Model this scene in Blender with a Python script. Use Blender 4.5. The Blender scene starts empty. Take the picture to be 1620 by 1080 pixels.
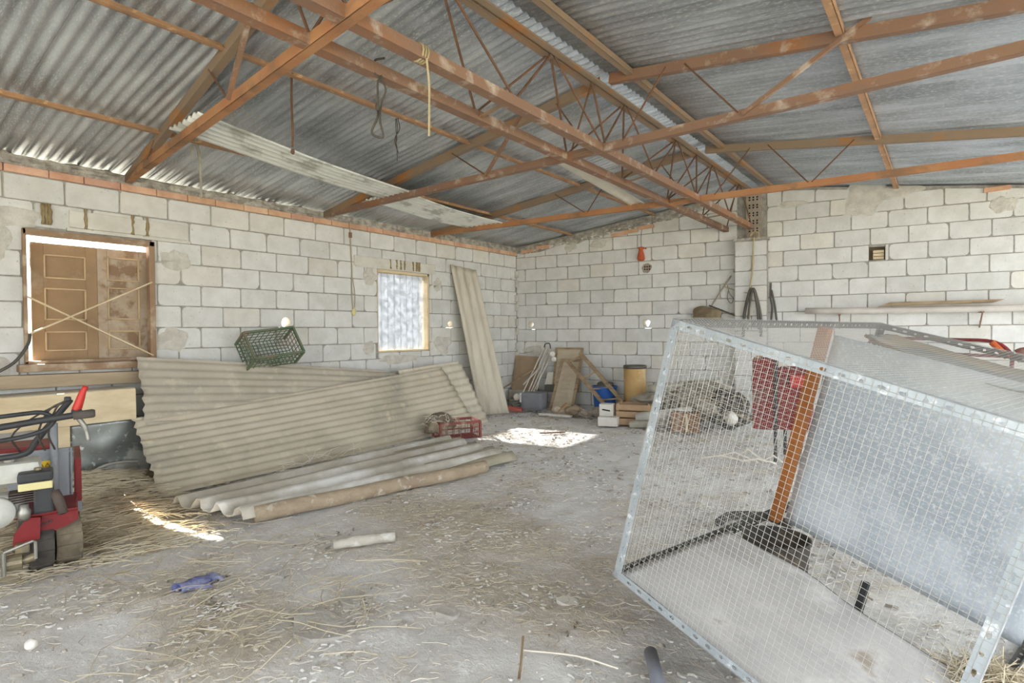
import bpy, bmesh, math, random
from mathutils import Vector, Matrix, noise as mnoise
random.seed(7)
S = bpy.context.scene
COL = S.collection
PI = math.pi
V = Vector

# ------------------------------------------------------------------ materials
def lin(c):
    if isinstance(c, str):
        c = c.lstrip('#'); c = [int(c[i:i+2], 16)/255 for i in (0, 2, 4)]
    return tuple((v/12.92 if v <= .04045 else ((v+.055)/1.055)**2.4) for v in c) + (1,)

MATS = {}
def mat(name, c1, c2=None, scale=6., rough=.8, metal=0., bump=.0, bscale=None, c3=None, s3=2.5, t3=(.52, .62),
        stretch=(1, 1, 1), c4=None, s4=14., t4=(.58, .66), attr=None, detail=5., spec=.4):
    m = bpy.data.materials.new(name); m.use_nodes = True
    nt = m.node_tree; N = nt.nodes; Lk = nt.links
    b = N['Principled BSDF']
    b.inputs['Roughness'].default_value = rough; b.inputs['Metallic'].default_value = metal
    b.inputs['Specular IOR Level'].default_value = spec
    tc = N.new('ShaderNodeTexCoord'); mp = N.new('ShaderNodeMapping'); mp.inputs['Scale'].default_value = stretch
    Lk.new(tc.outputs['Object'], mp.inputs['Vector'])
    def nz(sc, det=detail, r=.6):
        n = N.new('ShaderNodeTexNoise'); n.inputs['Scale'].default_value = sc; n.inputs['Detail'].default_value = det
        n.inputs['Roughness'].default_value = r
        Lk.new(mp.outputs[0], n.inputs['Vector']); return n.outputs['Fac']
    def mixc(fac, a, bb):
        x = N.new('ShaderNodeMix'); x.data_type = 'RGBA'
        if fac is not None: Lk.new(fac, x.inputs[0])
        for s, v in ((6, a), (7, bb)):
            if isinstance(v, tuple): x.inputs[s].default_value = v
            else: Lk.new(v, x.inputs[s])
        return x
    def rng(f, lo, hi):
        r = N.new('ShaderNodeMapRange'); r.inputs['From Min'].default_value = lo; r.inputs['From Max'].default_value = hi
        Lk.new(f, r.inputs['Value']); return r.outputs[0]
    col = lin(c1)
    if c2 is not None:
        col = mixc(rng(nz(scale), .36, .64), lin(c1), lin(c2)).outputs[2]
    if c3 is not None:
        col = mixc(rng(nz(s3), *t3), col, lin(c3)).outputs[2]
    if c4 is not None:
        col = mixc(rng(nz(s4), *t4), col, lin(c4)).outputs[2]
    if attr:
        a = N.new('ShaderNodeAttribute'); a.attribute_name = attr
        x = mixc(None, col, a.outputs['Color']); x.blend_type = 'MULTIPLY'; x.inputs[0].default_value = 1.
        col = x.outputs[2]
    if isinstance(col, tuple): b.inputs['Base Color'].default_value = col
    else: Lk.new(col, b.inputs['Base Color'])
    if bump:
        bp = N.new('ShaderNodeBump'); bp.inputs['Strength'].default_value = bump; bp.inputs['Distance'].default_value = .02
        Lk.new(nz(bscale or scale*4, 4.), bp.inputs['Height']); Lk.new(bp.outputs[0], b.inputs['Normal'])
    MATS[name] = m
    return m

block_m = mat('whitewashed_block', '#dbdad7', '#cecdc8', 5, .95, bump=.25, bscale=60, c4='#aeaaa2', s4=42, t4=(.64, .72), attr='tint')
mortar_m = mat('old_mortar', '#a9a59d', '#8d8880', 14, .95, bump=.5, bscale=40)
render_m = mat('cement_render', '#d2cdc3', '#bbb6ac', 9, .95, bump=.6, bscale=35)
rubble_m = mat('rough_concrete', '#c0bab0', '#8d867c', 12, .95, bump=.9, bscale=30)
brick_m = mat('orange_brick', '#d3ab8e', '#c0957a', 6, .9, bump=.3, bscale=50, attr='tint')
galv_m = mat('galvanised_roof_sheet', '#c3c8cd', '#9b9fa3', 3.0, .36, .5, bump=.05, bscale=90, stretch=(.45, 2.2, 1), c3='#85888a', s3=1.4, t3=(.52, .75), c4='#d9dcdf', s4=75, t4=(.5, .75))
galv2_m = mat('galvanised_sheet', '#c3c9cf', '#aeb6be', 3., .5, .12, bump=.06, bscale=120, c4='#dde1e4', s4=80, t4=(.5, .8), c3='#9fa7af', s3=1.2)
rust_m = mat('rusty_steel', '#846757', '#8a6c57', 3.5, .85, .0, bump=.25, bscale=60, c3='#9a6a48', s3=1.6, t3=(.52, .68), c4='#b3a394', s4=8, t4=(.55, .7))
rust2_m = mat('dusty_rusty_steel', '#8a7766', '#937d66', 4, .9, .0, bump=.2, bscale=60, c3='#a87648', s3=2.2, t3=(.54, .66))
orange_m = mat('orange_rusty_steel', '#a97450', '#b2845c', 3, .85, bump=.2, bscale=60, c3='#8c6a50', s3=2.2)
purlin_m = mat('dusty_orange_steel', '#b98f6c', '#a07f62', 5, .9, bump=.3, bscale=50, c4='#d2ab80', s4=12)
rod_m = mat('rusty_rod', '#75543f', '#5d4738', 9, .9)
wood_m = mat('weathered_wood', '#ab9577', '#927d63', 3, .85, bump=.25, bscale=24, stretch=(1, 1, 6), c3='#7f6c56', s3=4)
brownwood_m = mat('brown_shutter_wood', '#9e8364', '#8d7355', 3, .8, bump=.2, bscale=20, c3='#b39d84', s3=3, t3=(.55, .7))
paleshut_m = mat('dusty_shutter_wood', '#a8927a', '#b5a591', 6, .9, bump=.3, bscale=30, c3='#8a7159', s3=5)
lightwood_m = mat('pale_wood', '#dccbab', '#c9b491', 3, .8, bump=.15, bscale=24, stretch=(1, 1, 3))
framewood_m = mat('window_frame_wood', '#8f7359', '#9d836a', 4, .85, bump=.3, bscale=26, c3='#b5a18a', s3=5)
post_m = mat('varnished_post', '#a0622c', '#8a5426', 4, .6, bump=.15, bscale=20, stretch=(1, 1, .3), c4='#b98a55', s4=9)
fibro_m = mat('dirty_corrugated_sheet', '#bab1a2', '#a9a091', 2.2, .9, bump=.2, bscale=40, c3='#989a94', s3=1.5, t3=(.55, .72), c4='#c4baa8', s4=6, t4=(.56, .7))
fibro2_m = mat('tan_corrugated_sheet', '#c7bdaa', '#b6ac99', 2.0, .9, bump=.2, bscale=40, c3='#a49d8e', s3=1.7, t3=(.55, .7), c4='#c9bda6', s4=7, t4=(.57, .7))
fibro3_m = mat('dusty_fibre_cement', '#bfb8aa', '#a79f90', 3, .95, bump=.3, bscale=30, c3='#dcd9d3', s3=1.3, t3=(.46, .62))
leansheet_m = mat('pale_fibre_cement', '#cfc7b6', '#c2b9a7', 2.4, .9, bump=.12, bscale=40, c3='#b0a896', s3=3, t3=(.58, .7), stretch=(3, 3, .6))
palesheet_m = mat('pale_roof_sheet', '#e0e2de', '#cfd1cc', 3, .7, bump=.15, bscale=50, c3='#a8a9a2', s3=3)
bark_m = mat('old_brown_edge', '#ab9a82', '#968570', 5, .95, bump=.6, bscale=25, c4='#c9bfae', s4=7)
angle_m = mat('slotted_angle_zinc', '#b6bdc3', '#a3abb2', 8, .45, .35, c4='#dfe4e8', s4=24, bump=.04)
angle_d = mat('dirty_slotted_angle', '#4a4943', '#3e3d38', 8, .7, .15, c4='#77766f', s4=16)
mesh_m = mat('galvanised_wire', '#bdbbb6', None, rough=.5, metal=.25)
tarp_m = mat('grey_feed_sack_cloth', '#7d7d79', '#6e6e6b', 3, .9, bump=.4, bscale=18, c3='#9c8a70', s3=2.4)
torn_m = mat('torn_brown_edge', '#8a6f4f', '#6f593f', 8, .95, bump=.6)
pan_m = mat('dusty_cage_pan', '#b3afac', '#a5a19f', 3, .95, bump=.25, bscale=26, c3='#c2bebb', s3=2.5, c4='#94897d', s4=5, t4=(.6, .72))
red_m = mat('red_paint', '#7e191c', '#6f1719', 4, .5, c3='#8a3a32', s3=3)
oldred_m = mat('faded_red_paint', '#842c2d', '#6f2627', 4, .8, c3='#6e453f', s3=3)
redhandle_m = mat('red_plastic', '#b8291f', None, rough=.4)
black_m = mat('black_plastic', '#2b2b2d', '#38383a', 8, .5)
rubber_m = mat('dirty_rubber', '#3d3a37', '#57514a', 6, .9, bump=.4, c3='#8d7f69', s3=3.5, t3=(.55, .68))
mud_m = mat('muddy_rubber', '#7c705d', '#5d5448', 6, .95, bump=.6, bscale=24, c3='#998a70', s3=3)
grey_m = mat('grey_paint', '#8b8d92', '#7e8085', 4, .55, c3='#a5a6a8', s3=4)
eng_m = mat('engine_white', '#c9c8c1', '#aeaca3', 5, .6)
steel_m = mat('bare_steel', '#a5a29b', '#8a867d', 10, .4, .6)
brass_m = mat('oily_metal', '#9b8d6f', '#6f6655', 12, .5, .4)
cream_m = mat('cream_plastic', '#cfc48f', None, rough=.5)
exh_m = mat('burnt_exhaust', '#5e524a', '#4b423d', 10, .8, .2)
yellow_m = mat('yellow_sticker', '#e2b820', None, rough=.5)
green_m = mat('faded_green_plastic', '#6e7a62', '#566b52', 6, .8, c3='#7c7260', s3=4)
crate_red_m = mat('faded_red_plastic', '#8d4e47', '#75433d', 6, .8, c3='#a89080', s3=5, t3=(.55, .68))
dirt_m = mat('caked_dirt', '#7f7262', '#6a5d50', 7, .95, bump=.8, bscale=20, c3='#a0937f', s3=4)
blue_m = mat('blue_plastic', '#3f6fc0', '#3564b4', 5, .55)
tan_m = mat('tan_cardboard_drum', '#c8a672', '#bb9763', 3, .8, c3='#cdb68d', s3=4)
jerry_m = mat('grey_jerrycan', '#84858a', '#75767b', 4, .7)
box_m = mat('orange_crate_wood', '#b39575', '#a3876a', 4, .85, bump=.2)
whitebox_m = mat('white_box', '#dedad2', '#cfcac1', 5, .9)
sack_m = mat('dusty_sack', '#ada799', '#938c7f', 5, .95, bump=.5, bscale=14, c3='#8e8678', s3=4)
stone_m = mat('grey_slab', '#bdb8b0', '#aaa59d', 6, .95, bump=.5)
doorp_m = mat('old_door_panel', '#c7b9a2', '#b5a68e', 4, .9, bump=.3, stretch=(1, 1, 4))
brownpanel_m = mat('brown_panel', '#a58f74', '#96806a', 4, .9)
pale_m = mat('pale_metal_rod', '#d5cfc4', '#c0b9ad', 8, .6)
whitecap_m = mat('white_cap', '#e2ddd3', None, rough=.6)
pvc_m = mat('white_pipe', '#cdc6be', '#bdb5ad', 4, .7)
hose_m = mat('dark_hose', '#4f4c47', '#5f5b54', 6, .8)
rope_m = mat('old_rope', '#b5a783', '#a29471', 20, .95)
wire_m = mat('dark_wire', '#4b463f', None, rough=.7)
straw_m = mat('straw', '#cbbfa6', '#b4a68c', 4, .9, c3='#9f917b', s3=2.5)
straw2_m = mat('dusty_straw', '#ded6c8', '#cabfad', 3, .95, c3='#d6d0c6', s3=2, t3=(.5, .62))
wool_m = mat('white_down', '#dad7d2', '#c9c5bf', 5, .95)
chip_m = mat('debris_chips', '#90877b', '#b5ada2', 5, .95)
terr_m = mat('terracotta_plastic', '#c05a34', '#a94e2c', 10, .7)
perf_m = mat('perforated_brick', '#a89a8c', '#958779', 10, .95, bump=.3)
hole_m = mat('dark_hollow', '#2a2622', None, rough=1.)
bluecloth_m = mat('blue_cloth', '#5a5f96', '#8c8fa8', 12, .9, bump=.4)
tin_m = mat('dull_metal_sheet', '#8d8f8c', '#757875', 5, .35, .6, c3='#c3c2bb', s3=3.5, t3=(.53, .6), c4='#dbd9d2', s4=16, t4=(.6, .68))
tube_m = mat('grey_tube', '#b0aca4', '#99958d', 6, .6)
bog_m = mat('brown_soil_cloth', '#8a7a62', '#746650', 6, .95, bump=.4)
outside_m = mat('yard_ground', '#6e6c60', '#5d5b50', 1.2, .95)

# translucent ribbed window sheet: lets part of the daylight straight through
def window_sheet():
    m = bpy.data.materials.new('dirty_ribbed_plastic'); m.use_nodes = True
    nt = m.node_tree; N = nt.nodes; N.clear()
    out = N.new('ShaderNodeOutputMaterial'); mix = N.new('ShaderNodeMixShader')
    tr = N.new('ShaderNodeBsdfTransparent'); df = N.new('ShaderNodeBsdfPrincipled')
    tc = N.new('ShaderNodeTexCoord'); nz = N.new('ShaderNodeTexNoise'); nz.inputs['Scale'].default_value = 14
    nz.inputs['Detail'].default_value = 6
    mr = N.new('ShaderNodeMapRange'); mr.inputs['From Min'].default_value = .38; mr.inputs['From Max'].default_value = .62
    mr.inputs['To Min'].default_value = .68; mr.inputs['To Max'].default_value = .80
    tr.inputs['Color'].default_value = (.9, .91, .93, 1)
    df.inputs['Base Color'].default_value = lin('#a9acb0'); df.inputs['Roughness'].default_value = .6
    L = nt.links
    L.new(tc.outputs['Object'], nz.inputs['Vector']); L.new(nz.outputs['Fac'], mr.inputs['Value'])
    L.new(mr.outputs[0], mix.inputs[0]); L.new(tr.outputs[0], mix.inputs[1]); L.new(df.outputs[0], mix.inputs[2])
    L.new(mix.outputs[0], out.inputs['Surface'])
    return m
plastic_m = window_sheet()

# floor: dusty beaten earth with white dust and brown litter
def floor_material():
    m = bpy.data.materials.new('dusty_earth_floor'); m.use_nodes = True
    nt = m.node_tree; N = nt.nodes; L = nt.links; b = N['Principled BSDF']
    b.inputs['Roughness'].default_value = .97; b.inputs['Specular IOR Level'].default_value = .1
    tc = N.new('ShaderNodeTexCoord')
    def nz(s, d=6, r=.62, dist=0.):
        n = N.new('ShaderNodeTexNoise'); n.inputs['Scale'].default_value = s; n.inputs['Detail'].default_value = d
        n.inputs['Roughness'].default_value = r; n.inputs['Distortion'].default_value = dist
        L.new(tc.outputs['Object'], n.inputs['Vector']); return n.outputs['Fac']
    def rng(f, lo, hi):
        r = N.new('ShaderNodeMapRange'); r.inputs['From Min'].default_value = lo; r.inputs['From Max'].default_value = hi
        L.new(f, r.inputs['Value']); return r.outputs[0]
    def mixc(f, a, c):
        x = N.new('ShaderNodeMix'); x.data_type = 'RGBA'; L.new(f, x.inputs[0])
        for s, v in ((6, a), (7, c)):
            if isinstance(v, tuple): x.inputs[s].default_value = v
            else: L.new(v, x.inputs[s])
        return x.outputs[2]
    col = mixc(rng(nz(1.6), .35, .65), lin('#e2dfdb'), lin('#d3cec8'))
    col = mixc(rng(nz(5, dist=.6), .42, .66), col, lin('#e3e0dc'))
    col = mixc(rng(nz(11, 8, .7, .8), .54, .66), col, lin('#f0efee'))
    col = mixc(rng(nz(17, 8, .7, 1.), .6, .72), col, lin('#beb6ac'))
    a = N.new('ShaderNodeAttribute'); a.attribute_name = 'litter'
    col = mixc(a.outputs['Fac'], col, mixc(rng(nz(24, 6), .4, .6), lin('#d3c8b9'), lin('#c0b2a0')))
    w = N.new('ShaderNodeAttribute'); w.attribute_name = 'far_pale'
    col = mixc(w.outputs['Fac'], col, mixc(rng(nz(9, 8), .44, .64), lin('#f3f2f1'), lin('#e4e2df')))
    L.new(col, b.inputs['Base Color'])
    bp = N.new('ShaderNodeBump'); bp.inputs['Strength'].default_value = .6; bp.inputs['Distance'].default_value = .04
    L.new(nz(28, 8, .7), bp.inputs['Height']); L.new(bp.outputs[0], b.inputs['Normal'])
    return m
floor_m = floor_material()

# ------------------------------------------------------------------ object helpers
def props(o, label=None, cat=None, group=None, kind=None):
    if label: o['label'] = label
    if cat: o['category'] = cat
    if group: o['group'] = group
    if kind: o['kind'] = kind
    return o

def thing(name, label, cat, loc=(0, 0, 0), group=None, kind=None):
    o = bpy.data.objects.new(name, None); COL.objects.link(o); o.location = loc
    o.empty_display_size = .1
    return props(o, label, cat, group, kind)

class MB:
    """collects shapes (world coordinates) into one bmesh"""
    def __init__(s):
        s.bm = bmesh.new()
    def box(s, c, size, rot=None, bevel=0.):
        m = Matrix.Translation(V(c))
        if rot is not None: m = m @ rot.to_4x4()
        m = m @ Matrix.Diagonal((*size, 1))
        r = bmesh.ops.create_cube(s.bm, size=1, matrix=m)
        if bevel:
            es = list({e for v in r['verts'] for e in v.link_edges})
            bmesh.ops.bevel(s.bm, geom=es, offset=bevel, segments=2, affect='EDGES', profile=.6)
        return s
    def beam(s, p, q, w, h, up=(0, 0, 1), shift=(0, 0), bevel=0.):
        p = V(p); q = V(q); d = q-p; L = d.length; d.normalize()
        up = V(up); x = d.cross(up).normalized(); z = x.cross(d).normalized()
        rot = Matrix((x, d, z)).transposed()
        s.box((p+q)/2 + x*shift[0] + z*shift[1], (w, L, h), rot, bevel)
        return s
    def tube(s, pts, r, n=8, closed=False, caps=True):
        pts = [V(p) for p in pts]; rings = []
        N = len(pts); prev = None
        for i, p in enumerate(pts):
            if closed: t = pts[(i+1) % N]-pts[i-1]
            else: t = pts[min(i+1, N-1)]-pts[max(i-1, 0)]
            t.normalize()
            if prev is None:
                a = V((0, 0, 1)) if abs(t.z) < .9 else V((1, 0, 0))
                prev = t.cross(a).normalized()
            x = (prev - t*prev.dot(t)).normalized(); prev = x
            y = t.cross(x); rr = r[i] if isinstance(r, (list, tuple)) else r
            rings.append([s.bm.verts.new(p + x*rr*math.cos(2*PI*k/n) + y*rr*math.sin(2*PI*k/n)) for k in range(n)])
        M = N if closed else N-1
        for i in range(M):
            a, b = rings[i], rings[(i+1) % N]
            for k in range(n):
                s.bm.faces.new((a[k], a[(k+1) % n], b[(k+1) % n], b[k]))
        if caps and not closed:
            s.bm.faces.new(rings[0][::-1]); s.bm.faces.new(rings[-1])
        return s
    def lathe(s, prof, c=(0, 0, 0), rot=None, n=24):
        """prof: list of (radius, height)"""
        c = V(c); rings = []
        for r, z in prof:
            if r < 1e-6:
                p = V((0, 0, z)); p = rot @ p if rot is not None else p
                rings.append([s.bm.verts.new(c+p)])
            else:
                ring = []
                for k in range(n):
                    p = V((r*math.cos(2*PI*k/n), r*math.sin(2*PI*k/n), z))
                    p = rot @ p if rot is not None else p
                    ring.append(s.bm.verts.new(c+p))
                rings.append(ring)
        for a, b in zip(rings, rings[1:]):
            if len(a) == 1 and len(b) == 1: continue
            for k in range(n):
                k2 = (k+1) % n
                if len(a) == 1: s.bm.faces.new((a[0], b[k2], b[k]))
                elif len(b) == 1: s.bm.faces.new((a[k], a[k2], b[0]))
                else: s.bm.faces.new((a[k], a[k2], b[k2], b[k]))
        return s
    def prism(s, poly, d):
        """poly: list of 3-D points, extruded by vector d"""
        d = V(d); a = [s.bm.verts.new(V(p)) for p in poly]; b = [s.bm.verts.new(V(p)+d) for p in poly]
        n = len(a); s.bm.faces.new(a[::-1]); s.bm.faces.new(b)
        for i in range(n): s.bm.faces.new((a[i], a[(i+1) % n], b[(i+1) % n], b[i]))
        return s
    def grid(s, f, nu, nv):
        vs = [[s.bm.verts.new(V(f(i/nu, j/nv))) for j in range(nv+1)] for i in range(nu+1)]
        for i in range(nu):
            for j in range(nv):
                s.bm.faces.new((vs[i][j], vs[i+1][j], vs[i+1][j+1], vs[i][j+1]))
        return s
    def blob(s, c, r, seed=0, amp=.25, sub=3, freq=1.5, rot=None):
        res = bmesh.ops.create_icosphere(s.bm, subdivisions=sub, radius=1)
        for v in res['verts']:
            n = mnoise.noise(v.co*freq + V((seed*3.1, seed*1.7, seed)))
            p = v.co*(1+amp*n); p = V((p.x*r[0], p.y*r[1], p.z*r[2]))
            if rot is not None: p = rot @ p
            v.co = p + V(c)
        return s
    def build(s, name, m, parent=None, smooth=False, solid=0., off=0., label=None):
        bmesh.ops.recalc_face_normals(s.bm, faces=s.bm.faces)
        me = bpy.data.meshes.new(name)
        if parent is not None:
            w = V((0, 0, 0)); p = parent
            while p is not None: w += p.location; p = p.parent
            bmesh.ops.translate(s.bm, verts=s.bm.verts, vec=-w)
        s.bm.to_mesh(me); s.bm.free()
        o = bpy.data.objects.new(name, me); COL.objects.link(o)
        me.materials.append(m)
        if smooth:
            for p in me.polygons: p.use_smooth = True
        if parent is not None: o.parent = parent
        if solid:
            md = o.modifiers.new('thickness', 'SOLIDIFY'); md.thickness = solid; md.offset = off
        if label: o['label'] = label
        return o

def single(name, label, cat, mb, m, group=None, loc=None, **k):
    """a top-level thing that is one mesh; its origin is put at its base"""
    if loc is None:
        vs = [v.co for v in mb.bm.verts]
        loc = V((sum(v.x for v in vs)/len(vs), sum(v.y for v in vs)/len(vs), min(v.z for v in vs)))
    loc = V(loc)
    bmesh.ops.translate(mb.bm, verts=mb.bm.verts, vec=-loc)
    o = mb.build(name, m, **k); o.location = loc
    return props(o, label, cat, group)

def smoothpath(pts, n=6):
    """Catmull-Rom through the points"""
    pts = [V(p) for p in pts]; out = []
    P = [pts[0]*2-pts[1]] + pts + [pts[-1]*2-pts[-2]]
    for i in range(1, len(P)-2):
        a, b, c, d = P[i-1:i+3]
        for k in range(n):
            t = k/n
            out.append(.5*((2*b)+(c-a)*t+(2*a-5*b+4*c-d)*t*t+(3*b-a-3*c+d)*t**3))
    out.append(pts[-1]); return out

# ------------------------------------------------------------------ geometry of the barn
# left wall: x = 0, runs along +y.  back wall: from the corner O along BT.  floor z = 0
O = V((0, 7.902, 0)); BT = V((.99107, .13338, 0)); BN = V((.13338, -.99107, 0))   # BN points into the room
def bk(u, z, d=0.): return O + BT*u + BN*d + V((0, 0, z))
def roofL(x): return 2.79 + .135*x
def roofR(x): return 3.318 - .123*(x-3.9)
RIDGE = 3.9
H = .21

# ---- block walls
def clip_rects(a, b, z0, z1, openings):
    """the pieces of block [a,b]x[z0,z1] left beside the openings"""
    parts = [(a, b, z0, z1)]
    for (oa, ob, oz0, oz1) in openings:
        new = []
        for (p, q, y0, y1) in parts:
            if q <= oa or p >= ob or y1 <= oz0 or y0 >= oz1: new.append((p, q, y0, y1)); continue
            if p < oa: new.append((p, oa, y0, y1))
            if q > ob: new.append((ob, q, y0, y1))
            m0, m1 = max(p, oa), min(q, ob)
            if y1 > oz1 + .03: new.append((m0, m1, oz1, y1))
            if y0 < oz0 - .03: new.append((m0, m1, y0, oz0))
        parts = new
    return [r for r in parts if r[1]-r[0] > .035 and r[3]-r[2] > .035]

def block_wall(name, P, rows, openings, top, holes=(), tints=None, prot=.009):
    """P(u,z,d): point on the wall; rows: (z0,z1,[joints])"""
    bm = bmesh.new(); lay = bm.loops.layers.float_color.new('tint')
    rnd = random.Random(sum(map(ord, name)))
    def face(pts, col):
        f = bm.faces.new(pts)
        for l in f.loops: l[lay] = col
        return f
    for (z0, z1, J) in rows:
        for a, b in zip(J, J[1:]):
            for (p, q, y0, y1) in clip_rects(a, b, z0, z1, openings):
                g = .0032
                p += g; q -= g; y0 += g; y1 -= g
                ta, tb = min(y1, top(p)), min(y1, top(q))
                if min(ta, tb) - y0 < .02: continue
                t = rnd.choice([1, 1, 1, .97, .94, 1.02])*rnd.uniform(.95, 1.02)
                w = rnd.random()
                col = (t, t*(.998 if w < .85 else .975), t*(.992 if w < .85 else .93), 1)
                out = []
                for (cu, cz, sx, sz) in ((p, y0, 1, 1), (q, y0, -1, 1), (q, tb, -1, -1), (p, ta, 1, -1)):
                    r = rnd.uniform(.006, .02) if rnd.random() < .85 else rnd.uniform(.03, .05)
                    r = min(r, (q-p)*.3, (min(ta, tb)-y0)*.3)
                    arc = [(cu+sx*r*(1-math.sin(t_)), cz+sz*r*(1-math.cos(t_))) for t_ in (0, PI/4, PI/2)]
                    if sx*sz < 0: arc = arc[::-1]
                    # order: going counter-clockwise from bottom-left
                    out += arc[::-1] if False else (arc[::-1])
                j = [(u+rnd.uniform(-.0025, .0025), z+rnd.uniform(-.0025, .0025)) for u, z in out]
                cx = sum(u for u, z in j)/len(j); cz = sum(z for u, z in j)/len(j)
                ins = [(cx+(u-cx)*(1-.006/max(.05, abs(u-cx)+.001)) if abs(u-cx) > .01 else u, cz+(z-cz)*(1-.004/max(.03, abs(z-cz)))) for u, z in j]
                fv = [bm.verts.new(P(u, z, prot)) for u, z in ins]
                bv = [bm.verts.new(P(u, z, -.004)) for u, z in j]
                n = len(fv)
                hole = next(((hu, hz, hr) for hu, hz, hr in holes if p < hu < q and y0 < hz < y1), None)
                if hole:
                    hu, hz, hr = hole; K = 28; loop = []
                    for i in range(n):      # resample the outline so that the ring round the hole is even
                        (ua, za), (ub, zb_) = ins[i], ins[(i+1) % n]
                        m_ = max(1, int(math.hypot(ub-ua, zb_-za)/.03))
                        loop += [(ua+(ub-ua)*k/m_, za+(zb_-za)*k/m_) for k in range(m_)]
                    K = len(loop); ov = [bm.verts.new(P(u, z, prot)) for u, z in loop]; hv = []
                    for u, z in loop:
                        an = math.atan2(z-hz, u-hu); rr = hr*(1+.18*mnoise.noise(V((math.cos(an)*2, math.sin(an)*2, hu))))
                        hv.append(bm.verts.new(P(hu+rr*math.cos(an), hz+rr*math.sin(an), prot)))
                    dv = [bm.verts.new(v.co + (P(0, 0, -.22)-P(0, 0, 0))) for v in hv]
                    for i in range(K):
                        face((ov[i], ov[(i+1) % K], hv[(i+1) % K], hv[i]), col)
                        face((hv[i], hv[(i+1) % K], dv[(i+1) % K], dv[i]), (.75, .72, .66, 1))
                else:
                    face(fv, col)
                for i in range(n): face((fv[i], fv[(i+1) % n], bv[(i+1) % n], bv[i]), tuple(c*.97 for c in col[:3])+(1,))
    bmesh.ops.recalc_face_normals(bm, faces=bm.faces)
    me = bpy.data.meshes.new(name); bm.to_mesh(me); bm.free()
    me.materials.append(block_m)
    return me

def wall_body(P, u0, u1, z0, topf, openings, thick=.2, step=.4):
    """the mortar core with rectangular openings"""
    mb = MB()
    us = sorted({u0, u1, *[o[0] for o in openings], *[o[1] for o in openings], *[u0+step*i for i in range(int((u1-u0)/step)+1)]})
    us = [u for u in us if u0 <= u <= u1]
    for a, b in zip(us, us[1:]):
        if b-a < 1e-4: continue
        m = (a+b)/2
        cuts = sorted([(o[2], o[3]) for o in openings if o[0] < m < o[1]])
        z = z0
        segs = []
        for c0, c1 in cuts: segs.append((z, c0)); z = c1
        segs.append((z, None))
        for s0, s1 in segs:
            ta, tb = (topf(a), topf(b)) if s1 is None else (s1, s1)
            mb.prism([P(a, s0, 0), P(b, s0, 0), P(b, tb, 0), P(a, ta, 0)], P(0, 0, -thick)-P(0, 0, 0))
    return mb

# left wall ------------------------------------------------
def lw(u, z, d=0.): return V((d, u, z))
W1 = (1.20, 2.135, 1.075, 2.175); W2 = (4.835, 5.785, 1.03, 2.15)
HOLE_L = [(3.507, 1.427, .058), (6.216, 1.421, .05)]
HOLE_B = [(.288, 1.416, .058), (2.342, 1.417, .058)]
openL = [W1, W2]; coreL = [W1, W2] + [(u-.085, u+.085, z-.085, z+.085) for u, z, r in HOLE_L]
BW = .4057
offs = [1.07, 2.482, 2.593, 2.394, 2.586, 2.396]
rowsL = []
Z0 = 2.417
for k in range(-1, 13):      # k-th course counted downwards; row 0 sits above line 0
    z0 = Z0 - H*k; z1 = z0 + H
    if k == -1: continue
    o = offs[k] if k < 6 else offs[2+(k % 2)] + random.uniform(-.04, .04)
    j = [o + BW*(i-16) for i in range(0, 40)]
    j = [v for v in j if -3.2 < v < 7.88]
    rowsL.append((max(z0, -.05), z1, [-3.2] + j + [7.9]))
wallL = props(bpy.data.objects.new('wall_left', block_wall('wall_left', lw, rowsL, openL, lambda u: 2.63, HOLE_L)), 'left block wall', None, kind='structure')
COL.objects.link(wallL); del wallL['label']
body = wall_body(lw, -3.2, 8.1, -.1, lambda u: 2.735, coreL).build('mortar_core', mortar_m, wallL)
mb = MB(); lay = None
bm = mb.bm; lay = bm.loops.layers.float_color.new('tint'); rnd = random.Random(3)
y = -3.2
while y < 7.85:
    L = rnd.uniform(.24, .30)
    b0 = set(bm.faces)
    mb.box((.0, y+L/2, 2.662), (.05, L-.006, .062), bevel=.006)
    t = rnd.uniform(.9, 1.15); c = (t, t*rnd.uniform(.95, 1.05), t*rnd.uniform(.95, 1.08), 1)
    if rnd.random() < .15: c = (1.15, 1.25, 1.3, 1)
    for f in set(bm.faces)-b0:
        for l in f.loops: l[lay] = c
    y += L
mb.build('brick_course', brick_m, wallL)
mb = MB()
def band(s, t):
    u = -3.2+11.08*s; r = .022*mnoise.noise(V((u*5, t*3, 1)))+.016*mnoise.noise(V((u*17, t*6, 4)))
    return V((.012+r*(1 if t > .05 else .4), u, 2.695+.085*t+.01*mnoise.noise(V((u*7, t, 9)))))
mb.grid(band, 420, 5); mb.build('concrete_band', rubble_m, wallL, solid=.03, off=-1)
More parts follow.
